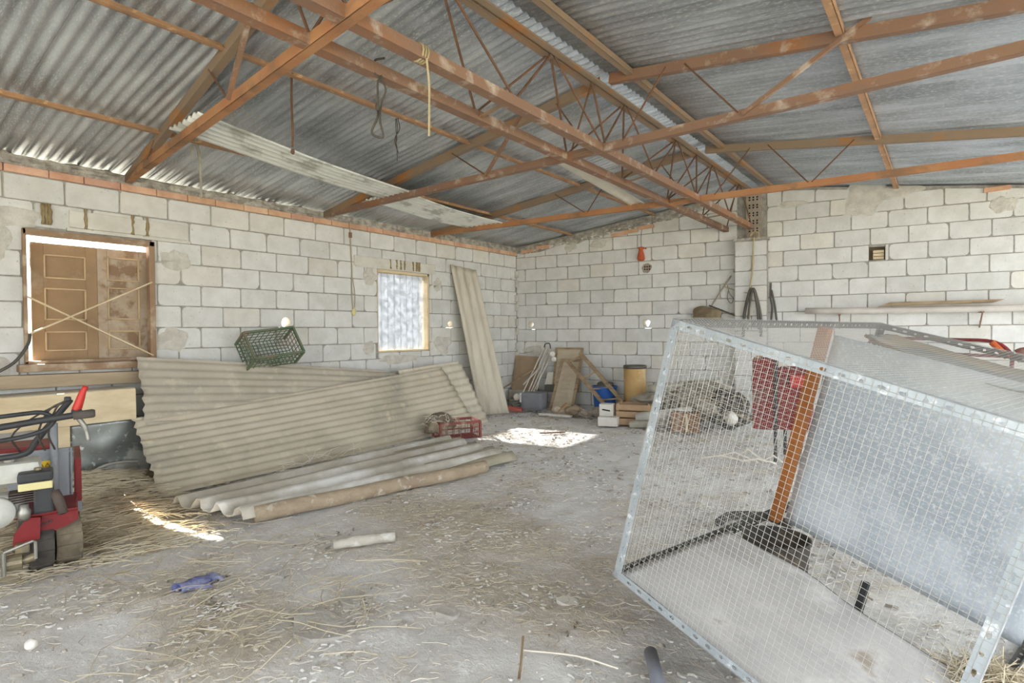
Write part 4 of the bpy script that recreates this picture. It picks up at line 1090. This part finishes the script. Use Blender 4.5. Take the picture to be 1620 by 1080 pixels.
# wooden boxes stacked by the drum
Rc = Euler((0, 0, .3)).to_matrix(); cc = V((2.62, 7.05, .02))
cr = thing('wooden_crate', 'slatted wooden crate in front of the tan drum', 'crate', cc)
for k in range(3):
    mb = MB(); mb.box(cc+Rc @ V((.05, -.15, .055+.095*k)), (.46, .015, .075), Rc, .003); mb.build('slat', box_m, cr)
    mb = MB(); mb.box(cc+Rc @ V((.05, .15, .055+.095*k)), (.46, .015, .075), Rc, .003); mb.build('slat', box_m, cr)
    for s in (-1, 1):
        mb = MB(); mb.box(cc+Rc @ V((.05+s*.225, 0, .055+.095*k)), (.015, .29, .075), Rc, .003); mb.build('slat', box_m, cr)
for sx in (-1, 1):
    for sy in (-1, 1):
        mb = MB(); mb.box(cc+Rc @ V((.05+sx*.205, sy*.13, .15)), (.025, .025, .3), Rc); mb.build('corner_post', box_m, cr)
mb = MB(); mb.box(cc+Rc @ V((.05, 0, .012)), (.44, .28, .012), Rc); mb.build('base', box_m, cr)
mb = MB(); mb.box(cc+Rc @ V((-.31, -.1, .20)), (.19, .16, .16), Rc, .006)
t = thing('white_box', 'upper small white box with a dark slot, leaning on the slatted crate', 'box', cc+Rc @ V((-.3, -.1, .12)), 'small white boxes')
mb.build('carton', whitebox_m, t); mb = MB(); mb.box(cc+Rc @ V((-.31, -.182, .2)), (.11, .004, .018), Rc @ Euler((0, .15, 0)).to_matrix()); mb.build('slot', hole_m, t)
mb = MB(); mb.box(cc+Rc @ V((-.27, -.2, .06)), (.26, .2, .12), Rc, .006)
single('white_box', 'lower white box on the floor beneath the slotted one', 'box', mb, whitebox_m, 'small white boxes')
# sacks, rolls, box and branches behind the cage
sk = [((2.80, 7.35, .33), (.26, .2, .10), 41, 'pale empty sack draped next to the tan drum'), ((3.35, 7.75, .46), (.36, .2, .13), 42, 'long grey sack on top of the heap behind the cage'),
      ((3.15, 7.55, .22), (.42, .25, .22), 43, 'big dusty sack at the bottom of the heap behind the cage'), ((3.72, 7.6, .24), (.28, .22, .24), 44, 'dark dusty sack at the right end of the heap'), ((3.42, 7.3, .28), (.24, .18, .13), 45, 'folded pale cloth sack in the middle of the heap')]
for i, (c_, r_, sd, lab) in enumerate(sk):
    mb = MB(); mb.blob(c_, r_, sd, .5, 4, 1.6)
    single('dusty_sack', lab, 'sack', mb, sack_m if i != 3 else mat('dark_sack', '#55514a', '#433f3a', 6, .95, bump=.5), 'sacks in the heap', smooth=True)
mb = MB(); mb.tube(smoothpath([(2.62, 7.62, .44), (3.0, 7.72, .5), (3.6, 7.86, .56)], 5), .065, 14); single('rolled_mat', 'pale rolled mat lying along the back wall above the sacks', 'roll', mb, mat('pale_roll', '#bdb9ab', '#a9a597', 5, .9), smooth=True)
mb = MB(); mb.tube([(2.75, 6.95, .13), (3.0, 7.0, .17), (3.45, 7.1, .25)], [.07, .072, .07], 16); single('plastic_roll', 'roll of whitish plastic sheet in front of the sacks', 'roll', mb, mat('plastic_film', '#cfcdc6', '#bab8b0', 5, .5), smooth=True)
mb = MB(); mb.tube([(2.7, 6.85, .05), (3.3, 7.0, .10)], [.05, .05], 12); single('pale_log', 'pale log on the floor below the plastic roll', 'log', mb, sack_m)
bx = thing('wooden_box', 'small brown wooden box standing in front of the heap behind the cage', 'box', (3.42, 6.95, .02))
mb = MB(); mb.box((3.42, 6.95, .14), (.34, .22, .24), Rc, .006); mb.build('box_body', mat('brown_box', '#9b7a60', '#87694f', 5, .9), bx)
mb = MB(); mb.box(V((3.42, 6.95, .14))+Rc @ V((.02, -.113, 0)), (.03, .012, .23), Rc); mb.build('batten', lightwood_m, bx)
mb = MB(); rnd = random.Random(14)
for i in range(70):
    p = V((3.0+1.0*rnd.random(), 7.2+.55*rnd.random(), .12+.3*rnd.random())); d = V((rnd.uniform(-1, 1), rnd.uniform(-.4, .4), rnd.uniform(-.2, .35))).normalized()*rnd.uniform(.08, .22)
    mb.tube(smoothpath([p-d, p+V((0, 0, .03)), p+d], 3), .004, 4)
o = single('dry_brushwood', 'tangled dry brushwood over the heap behind the cage', 'brushwood', mb, straw_m); o['kind'] = 'stuff'
mb = MB(); mb.lathe([(0, 0), (.07, 0), (.075, .02), (.075, .14), (.03, .17), (.03, .2), (0, .2)], (3.92, 7.2, .18), Euler((1.2, .3, 0)).to_matrix(), 18); single('white_bottle', 'whitish plastic bottle on the right of the heap beside the red machine', 'bottle', mb, whitecap_m, smooth=True)
# red machine behind the cage
rm = thing('red_machine', 'old red sheet metal seed hopper on black legs seen through the cage mesh', 'farm machine', (4.78, 6.05, 0))
Rm = Euler((0, 0, .12)).to_matrix(); mcn = V((4.74, 6.1, 0))
mb = MB(); mb.box(mcn+Rm @ V((-.16, 0, .66)), (.2, .4, .70), Rm, .012); mb.build('hopper_half', oldred_m, rm)
mb = MB(); mb.box(mcn+Rm @ V((.11, .02, .62)), (.30, .4, .60), Rm, .012); mb.build('hopper_half', oldred_m, rm)
mb = MB(); mb.box(mcn+Rm @ V((.14, -.2, .80)), (.12, .03, .12), Rm, .01); mb.build('red_plate', redhandle_m, rm)
mb = MB(); mb.tube([mcn+Rm @ V((-.04, -.21, 1.03)), mcn+Rm @ V((-.05, -.21, .0))], .016, 8); mb.build('leg', black_m, rm)
mb = MB(); mb.tube([mcn+Rm @ V((.2, -.21, .5)), mcn+Rm @ V((.16, -.21, .0))], .016, 8); mb.build('leg', black_m, rm)
mb = MB(); mb.tube([mcn+Rm @ V((.0, .21, .5)), mcn+Rm @ V((.0, .21, .0))], .016, 8); mb.build('leg', black_m, rm)
mb = MB(); mb.box(mcn+Rm @ V((-.2, -.17, 1.03)), (.1, .05, .03), Rm @ Euler((0, -.5, 0)).to_matrix(), .006); mb.build('hinge', rust_m, rm)
rnd = random.Random(17)
for i in range(5):
    mb = MB(); a = rnd.uniform(-.3, .3); p = V((4.55+.07*i, 5.62+.03*i, .03)); mb.tube([p, p+V((-.25+.04*i, -.1+a*.3, .05+.03*(i % 3))), p+V((-.42+.06*i, -.14+a*.4, .01+.02*(i % 2)))], .009, 6)
    single('pale_branch', ['pale stripped branch lying nearest the legs of the red machine', 'second pale branch from the legs of the red machine', 'middle pale branch in front of the red machine', 'fourth pale branch out from the red machine legs', 'outermost pale branch in front of the red machine'][i], 'branch', mb, straw2_m, 'pale branches by the red machine')
# red tubular handle frame behind the cage
tl = thing('tiller_handle', 'rusty red tubular handle frame rising behind the far right end of the cage', 'machine handle', (6.3, 5.2, .0))
mb = MB(); mb.tube(smoothpath([(5.35, 6.9, 1.02), (5.42, 6.88, 1.18), (5.6, 6.85, 1.20), (6.1, 6.75, 1.19), (6.38, 6.7, 1.17), (6.5, 6.68, 1.06), (6.55, 6.66, 1.0)], 4), .016, 8); mb.build('handle_tube', oldred_m, tl)
mb = MB(); mb.tube([(6.36, 6.7, 1.17), (6.47, 6.68, 1.03)], .028, 10); mb.build('orange_bend', mat('orange_paint', '#c4622c', '#b0562a', 8, .7), tl)
mb = MB(); mb.tube([(5.9, 6.74, 1.06), (6.5, 6.67, 1.04)], .015, 8); mb.tube([(5.95, 6.9, 1.05), (5.95, 6.8, .0)], .016, 8); mb.tube([(6.5, 6.7, 1.02), (6.45, 6.8, .0)], .016, 8); mb.build('brace_tube', oldred_m, tl)
mb = MB(); mb.lathe([(0, -.04), (.06, -.04), (.065, .0), (.06, .04), (0, .04)], (6.57, 6.66, 1.06), Euler((0, 1.2, 0)).to_matrix(), 16); mb.build('gear_knob', mat('dusty_red', '#9a5a50', '#8a8078', 8, .8), tl)
mb = MB()
for k in range(4): mb.tube([(5.3+.02*k, 7.2, .75+.06*k), (5.95, 7.3, .72+.07*k)], .008, 6)
mb.build('grille_bar', oldred_m, tl)

# ------------------------------------------------------------------ back wall fittings
mb = MB(); mb.tube(smoothpath([bk(4.55, 1.545, .12), bk(5.5, 1.53, .12), bk(6.6, 1.525, .12), bk(8.2, 1.52, .12)], 4), .04, 16)
wp = thing('white_pipe', 'long whitish plastic pipe resting along the back wall at head height', 'pipe', bk(5.5, 1.49, .12))
mb.build('pipe', pvc_m, wp, smooth=True)
for i, u in enumerate((4.95, 6.4, 7.9)):
    mb = MB(); mb.beam(bk(u, 1.485, -.01), bk(u, 1.485, .19), .03, .012); mb.tube([bk(u, 1.3, .0), bk(u, 1.48, .17)], .008, 6)
    single('wall_bracket', ['left iron bracket under the white pipe', 'middle iron bracket under the white pipe', 'right iron bracket under the white pipe'][i], 'bracket', mb, rust_m, 'pipe brackets')
mb = MB(); mb.prism([bk(5.36, 1.575, .10), bk(5.50, 1.63, .09), bk(6.6, 1.63, .09), bk(6.5, 1.595, .10), bk(5.5, 1.59, .10)], BN*.10)
single('brown_plank', 'brown plank with a slanted end lying on top of the white pipe', 'plank', mb, wood_m)
mb = MB(); mb.beam(bk(5.52, 1.572, .045), bk(8.0, 1.572, .045), .06, .045)
single('pale_batten', 'pale batten lying behind the brown plank on the wall brackets', 'batten', mb, pvc_m)
# hollow brick vents
for i, (u, z, r) in enumerate(VENTS[:1]):
    t = thing('vent_brick', 'round air hole filled with a six hole brick in the back wall', 'vent', bk(u, z-.07, -.03))
    mb = MB(); mb.prism([bk(u-.09, z-.09, -.035), bk(u+.09, z-.09, -.035), bk(u+.09, z+.09, -.035), bk(u-.09, z+.09, -.035)], BN*.012); mb.build('brick', perf_m, t)
    mb = MB()
    for a in range(3):
        for b in range(2): mb.box(bk(u-.036+.036*a, z-.02+.04*b, -.022), (.02, .006, .022), Euler((0, 0, .134)).to_matrix())
    mb.build('brick_hole', hole_m, t)
u, z, r = VENTS[1]
t = thing('vent_brick', 'square hole in the right part of the back wall with small bricks inside', 'vent', bk(u, z-.07, -.1))
mb = MB()
for k in range(3): mb.box(bk(u+.015, z-.05+.042*k, -.06), (.12, .08, .036), Euler((0, 0, .134)).to_matrix(), .004)
mb.build('brick', lightwood_m, t)
mb = MB(); mb.prism([bk(u-.1, z-.1, -.13), bk(u+.1, z-.1, -.13), bk(u+.1, z+.1, -.13), bk(u-.1, z+.1, -.13)], BN*.01); mb.build('backing', bog_m, t)
# red fitting on a wire above the round vent
t = thing('red_fitting', 'orange red plastic fitting hanging on the back wall just above the round vent', 'fitting', bk(2.28, 2.38, .03))
mb = MB(); mb.lathe([(0, 0), (.045, 0), (.06, .03), (.05, .09), (.035, .14), (.03, .17), (.04, .19), (.04, .21), (0, .215)], bk(2.28, 2.385, .065), n=14); mb.build('body', terr_m, t, smooth=True)
mb = MB(); mb.beam(bk(2.28, 2.59, .05), bk(2.36, 2.57, .05), .02, .02); mb.build('tab', terr_m, t)
mb = MB(); mb.tube(smoothpath([bk(2.28, 2.6, .05), bk(2.27, 2.75, .03), bk(2.29, 2.9, .03), bk(2.33, 2.93, .03)], 4), .004, 5); mb.build('wire', wire_m, t)
# hoses, rope and rods on the pier
mb = MB()
for (u0, u1, zt, zb_, d, r) in ((3.80, 4.0, 1.86, 1.2, .2, .02), (3.86, 3.97, 1.84, 1.3, .22, .014)):
    mb.tube(smoothpath([bk(u0-.02, zb_, d), bk(u0, (zt+zb_)/2, d), bk((u0*2+u1)/3, zt-.03, d+.01), bk((u0+u1)/2, zt, d+.01), bk((u0+2*u1)/3, zt-.03, d+.01), bk(u1, (zt+zb_)/2, d), bk(u1+.015, zb_, d)], 6), r, 8)
single('hanging_hose', 'loop of dark hose hung on the block pier', 'hose', mb, hose_m, smooth=True)
mb = MB()
mb.tube(smoothpath([bk(4.12, 1.95, .05), bk(4.12, 1.75, .06), bk(4.14, 1.6, .06), bk(4.12, 1.35, .06)], 5), .014, 8); mb.tube(smoothpath([bk(4.13, 1.85, .06), bk(4.17, 1.65, .06), bk(4.2, 1.4, .06)], 5), .014, 8)
single('hanging_strap', 'dark folded strap hanging right of the block pier', 'strap', mb, hose_m)
mb = MB(); mb.tube(smoothpath([bk(3.92, 2.58, .2), bk(3.91, 2.4, .19), bk(3.9, 2.1, .18), bk(3.87, 1.86, .2), bk(3.86, 1.4, .2)], 6), .011, 7)
for k in range(2): mb.tube([bk(3.93+.055*math.cos(a), 2.60+.05*math.sin(a)+.01*k, .16+.03*k) for a in [2*PI*i/12 for i in range(12)]], .01, 6, closed=True)
single('rope', 'yellowish rope knotted at the girder end and hanging down the pier', 'rope', mb, rope_m)
mb = MB(); mb.tube([bk(3.18, 1.42, .06), bk(3.45, 1.85, .05), bk(3.60, 2.08, .04)], .011, 7); mb.tube([bk(3.63, 2.13, .04), bk(3.73, 2.25, .04)], .013, 7)
t = thing('long_stick', 'long thin stick slanting up the back wall left of the pier', 'stick', bk(3.2, 1.4, .06)); mb.build('stick', mat('stick_grey', '#a59b8b', '#8f8676', 8, .9), t)
mb = MB(); mb.tube(smoothpath([bk(3.5, 1.93, .05), bk(3.7, 1.85, .1), bk(3.9, 1.80, .2)], 4), .008, 6); mb.build('cord', rope_m, t)
mb = MB(); mb.tube(smoothpath([bk(3.55, 1.95, .05), bk(3.58, 1.82, .05), bk(3.63, 1.75, .05), bk(3.6, 1.68, .05), bk(3.55, 1.75, .05), bk(3.56, 1.86, .05)], 4), .004, 5); mb.build('wire_loop', wire_m, t)
mb = MB(); mb.tube([bk(3.3, 1.66, .08), bk(3.85, 1.42, .1)], .011, 7); single('short_stick', 'short dark stick sloping down to the right across the back wall', 'stick', mb, hose_m)
mb = MB(); mb.blob(bk(3.28, 1.50, .13), (.22, .11, .13), 55, .35, 4, 1.2); single('brown_cloth', 'brown cloth bundle hung on the stick just above the cage corner', 'cloth', mb, bog_m, smooth=True)
mb = MB(); mb.tube([bk(3.22, 1.62, .02), bk(3.24, 1.52, .1)], .008, 6); single('wall_nail', 'small nail behind the brown cloth bundle on the back wall', 'nail', mb, rust_m)

# ------------------------------------------------------------------ loose things on the floor
def slab(lab, c, r, seed, h=.018, m=stone_m, grp='flat slab pieces on the floor'):
    mb = MB(); n = 11; poly = []
    for k in range(n):
        a = 2*PI*k/n; q = 1+.6*mnoise.noise(V((math.cos(a)*1.3+seed*2.7, math.sin(a)*1.3, seed)))
        poly.append((c[0]+r[0]*q*math.cos(a), c[1]+r[1]*q*math.sin(a), fz(c[0], c[1])+.004))
    mb.prism(poly, (0, 0, h)); bmesh.ops.bevel(mb.bm, geom=list(mb.bm.edges), offset=.003, segments=1, affect='EDGES')
    single('stone_slab', lab, 'stone', mb, m, grp)
slab('widest grey slab piece on the floor, in front left of the cage', (3.86, 1.42), (.16, .11), 3)
slab('grey slab piece left of the widest one on the bare floor', (3.62, 1.30), (.12, .09), 4)
slab('small grey slab in the middle of the foreground', (4.22, 1.84), (.055, .04), 5)
slab('light slab piece right of the middle foreground one', (4.46, 2.06), (.05, .045), 6)
slab('thin pale slab behind the widest slab', (3.74, 1.66), (.07, .05), 7)
slab('dark slate like slab left in the foreground near the blue glove', (3.3, 1.2), (.09, .05), 8, m=chip_m)
slab('small whitish slab close to the cage corner', (4.62, 2.25), (.06, .04), 9, m=whitebox_m)
mb = MB(); mb.blob((3.02, 1.25, .03), (.055, .075, .022), 12, .5, 3, 2.2)
for k in range(4): mb.tube(smoothpath([(2.995+.017*k, 1.3, .03), (2.985+.02*k, 1.34, .034), (2.99+.024*k, 1.375-.012*abs(k-1.5), .018)], 3), .0105, 7)
mb.tube(smoothpath([(3.05, 1.22, .03), (3.085, 1.25, .026), (3.09, 1.29, .018)], 3), .011, 7)
mb.lathe([(.03, -.02), (.034, .02), (.03, .02), (.026, -.02)], (3.01, 1.175, .028), Euler((1.4, 0, .2)).to_matrix() @ Matrix.Diagonal((1.3, .75, 1)), 14)
single('blue_glove', 'crumpled blue work glove on the floor left of the centre', 'glove', mb, bluecloth_m, smooth=True)
mb = MB(); mb.tube(smoothpath([(3.14, 1.97, .03), (3.22, 2.1, .035), (3.33, 2.28, .03)], 4), [.028]*3+[.034]*3+[.03]*3, 12); single('pale_tube', 'pale broken tube lying on the floor in front of the round pole', 'tube', mb, mat('pale_tube', '#c3bcb0', '#aba396', 9, .9, bump=.4, c3='#d9d5cd', s3=6), smooth=True)
mb = MB(); mb.tube([(5.12, 2.06, .028), (5.2, 1.93, .03), (5.28, 1.78, .03)], .026, 14); single('grey_pipe', 'short grey plastic pipe at the bottom edge in front of the cage', 'pipe', mb, mat('grey_pvc', '#8d909a', '#7f828c', 6, .5), smooth=True)
mb = MB(); mb.blob((3.08, .58, .035), (.024, .022, .022), 66, .15, 3); single('white_stone', 'round white egg sized stone on the floor at lower left', 'stone', mb, whitecap_m, smooth=True)
mb = MB(); mb.tube([(4.64, 1.86, .02), (4.75, 1.7, .025), (4.8, 1.62, .018)], .0055, 6); single('brown_stick', 'thin dark stick on the floor left of the grey pipe', 'stick', mb, wood_m)
mb = MB(); mb.tube(smoothpath([(4.7, 1.78, .02), (4.9, 1.86, .03), (5.06, 1.9, .02)], 4), .004, 5); single('pale_stalk', 'long pale stalk on the floor between the dark stick and the grey pipe', 'stalk', mb, straw2_m)
mb = MB(); mb.beam((2.0, 5.75, .02), (2.22, 6.0, .02), .03, .012); single('dark_splinter', 'dark wood splinter on the pale floor beyond the red crate', 'splinter', mb, rod_m)

# straw, down and chips scattered over the floor (uncountable)
def scatter(name, label, cat, m, n, dens, lens, r, seed, lift=.012, curl=.35):
    rnd = random.Random(seed); mb = MB(); k = 0; tries = 0
    bm_ = mb.bm
    while k < n and tries < n*40:
        tries += 1
        x = rnd.uniform(.2, 6.6); y = rnd.uniform(.1, 7.6)
        if rnd.random() > dens(x, y): continue
        a = rnd.uniform(0, 2*PI); L = rnd.uniform(*lens); z = fz(x, y)+lift*rnd.random()+.004+litter(x, y)*.02
        d = V((math.cos(a), math.sin(a), 0)); s = V((-d.y, d.x, 0))
        c = rnd.uniform(-curl, curl)*L
        w = r*rnd.uniform(.7, 1.3); pr = None
        for i in range(4):
            t = i/3-.5; p = V((x, y, z))+d*(L*t)+s*(c*(t*t*4-.5))+V((0, 0, .012*rnd.random()*(L/.1)))
            q = [bm_.verts.new(p+s*w), bm_.verts.new(p-s*w*.5+V((0, 0, w*.9))), bm_.verts.new(p-s*w*.5-V((0, 0, w*.9)))]
            if pr:
                for e in range(3): bm_.faces.new((pr[e], pr[(e+1) % 3], q[(e+1) % 3], q[e]))
            pr = q
        k += 1
    o = single(name, label, cat, mb, m); o['kind'] = 'stuff'
def nn(x, y, s, z): return mnoise.noise(V((x*s, y*s, z)))
scatter('straw_litter', 'short brown straw strewn over the middle of the earth floor', 'straw', straw_m, 5200, lambda x, y: min(1, litter(x, y)*1.3+.03), (.03, .09), .0013, 1)
scatter('straw_litter', 'pale dusty straw and fibres strewn over the whole floor', 'straw', straw2_m, 7000, lambda x, y: max(.08, .5+nn(x, y, 1.4, 5)-.12*max(0, y-4)), (.02, .11), .0012, 2)
scatter('down_litter', 'white down and dust flakes scattered on the floor', 'feathers', wool_m, 4200, lambda x, y: max(0, nn(x, y, 2.1, 9)+.15*nn(x, y, 7, 2)), (.012, .04), .004, 3, lift=.004)
scatter('debris_chips', 'small grey brown chips scattered on the far pale floor', 'debris', chip_m, 1300, lambda x, y: max(0, (nn(x, y, 1.9, 3)+.25))*(1 if y > 3.5 else .35), (.015, .06), .006, 4, lift=.004)
scatter('straw_stalks', 'long yellowish stalks lying in the left foreground', 'straw', straw_m, 260, lambda x, y: 1 if (x < 4.2 and y < 2.2) and nn(x, y, 1.2, 4) > -.1 else 0, (.15, .4), .0022, 6, lift=.03, curl=.15)
mb = MB(); rnd = random.Random(51); k = 0
while k < 3200:
    x = rnd.uniform(.8, 6.2); y = rnd.uniform(.3, 5.5)
    if rnd.random() > .12+litter(x, y)*.9: continue
    r = rnd.choice([.002, .003, .003, .004, .005, .008])*rnd.uniform(.7, 1.3)
    res = bmesh.ops.create_icosphere(mb.bm, subdivisions=1, radius=1); c_ = V((x, y, fz(x, y)+litter(x, y)*.02+r*.3))
    for v in res['verts']:
        q = 1+.5*mnoise.noise(v.co*1.7+V((k*.37, k*.11, 0))); v.co = V((v.co.x*r*1.3*q, v.co.y*r*1.1*q, v.co.z*r*.7*q))+c_
    k += 1
o = single('dirt_clods', 'small dry clods of earth scattered over the near floor', 'earth', mb, mat('dry_clod', '#cdc6bc', '#b9afa3', 9, .95, c3='#ddd9d2', s3=4)); o['kind'] = 'stuff'
# straw heap by the manger
mb = MB(); rnd = random.Random(77)
def heap(x, y): return max(0, .17*math.exp(-(((x-.75)/.75)**2+((y-1.3)/.6)**2)))
def hp(s, t):
    x = .42+2.0*s; y = .2+1.65*t
    e = min(1, min(s, 1-s, t, 1-t)*6)
    return V((x, y, heap(x, y)*e+.02*nn(x, y, 9, 2)*e+fz(x, y)-.004))
mb.grid(hp, 60, 50)
for i in range(2600):
    x = .45+1.95*rnd.random(); y = .3+1.5*rnd.random()
    if rnd.random() > .25+6*heap(x, y): continue
    a = rnd.gauss(1.2, .6); L = rnd.uniform(.08, .3); d = V((math.cos(a), math.sin(a), rnd.uniform(-.12, .15)))*L/2
    p = V((x, y, heap(x, y)+fz(x, y)+.012+.03*rnd.random())); s = V((-d.y, d.x, 0)).normalized()*.0022; u_ = V((0, 0, .0022)); pr = None
    for k in range(3):
        c_ = p+d*(k-1)+V((0, 0, .01*(1-abs(k-1))))
        q = [mb.bm.verts.new(c_+s), mb.bm.verts.new(c_-s*.5+u_), mb.bm.verts.new(c_-s*.5-u_)]
        if pr:
            for e in range(3): mb.bm.faces.new((pr[e], pr[(e+1) % 3], q[(e+1) % 3], q[e]))
        pr = q
o = single('straw_heap', 'heap of brownish straw between the dumper and the manger', 'straw', mb, straw_m); o['kind'] = 'stuff'
mb = MB()
for i in range(700):
    a = rnd.uniform(0, 2*PI); r = .2*math.sqrt(rnd.random()); x = 6.18+r*math.cos(a)*.9; y = 2.55+r*math.sin(a)
    d = V((rnd.uniform(-1, 1), rnd.uniform(-1, 1), rnd.uniform(-.1, .5))).normalized()*rnd.uniform(.04, .1); p = V((x, y, .02+.1*rnd.random()*(1-r/.22)))
    mb.tube([p-d, p+V((0, 0, .01)), p+d], .0016, 3, caps=False)
o = single('straw_tuft', 'tuft of yellow straw under the low right end of the cage', 'straw', mb, straw_m); o['kind'] = 'stuff'

# ------------------------------------------------------------------ light
w = bpy.data.worlds.new('sky'); S.world = w; w.use_nodes = True
bg = w.node_tree.nodes['Background']; bg.inputs['Color'].default_value = (.89, .95, 1, 1); bg.inputs['Strength'].default_value = 3.2
sun = bpy.data.lights.new('sun', 'SUN'); sun.energy = 95; sun.angle = math.radians(.8); sun.color = (1, .95, .86)
so = bpy.data.objects.new('sun', sun); COL.objects.link(so)
so.rotation_euler = V((1.3, .22, -1)).to_track_quat('-Z', 'Y').to_euler()

# ------------------------------------------------------------------ camera
cam = bpy.data.cameras.new('camera'); co = bpy.data.objects.new('camera', cam); COL.objects.link(co)
cam.sensor_fit = 'HORIZONTAL'; cam.sensor_width = 36; cam.lens = 886.2*36/1620; cam.clip_start = .05
yaw = math.radians(37.8531); pitch = math.radians(-1.02176); roll = math.radians(.4525)
fwd = V((-math.sin(yaw)*math.cos(pitch), math.cos(yaw)*math.cos(pitch), math.sin(pitch)))
right = V((math.cos(yaw), math.sin(yaw), 0)); up = right.cross(fwd)
c, s = math.cos(roll), math.sin(roll)
r2 = right*c - up*s; u2 = right*s + up*c
# image is rolled so that the horizon drops to the right
co.matrix_world = Matrix((( r2.x, u2.x, -fwd.x, 6.03947), (r2.y, u2.y, -fwd.y, 0), (r2.z, u2.z, -fwd.z, 1.3), (0, 0, 0, 1)))
S.camera = co
S.view_settings.view_transform = 'Standard'; S.view_settings.look = 'None'; S.view_settings.exposure = .6; S.view_settings.gamma = 1
S.view_settings.use_curve_mapping = False
S.cycles.max_bounces = 10; S.cycles.diffuse_bounces = 6; S.cycles.transparent_max_bounces = 12
S.cycles.use_denoising = True
S.cycles.sample_clamp_indirect = 8
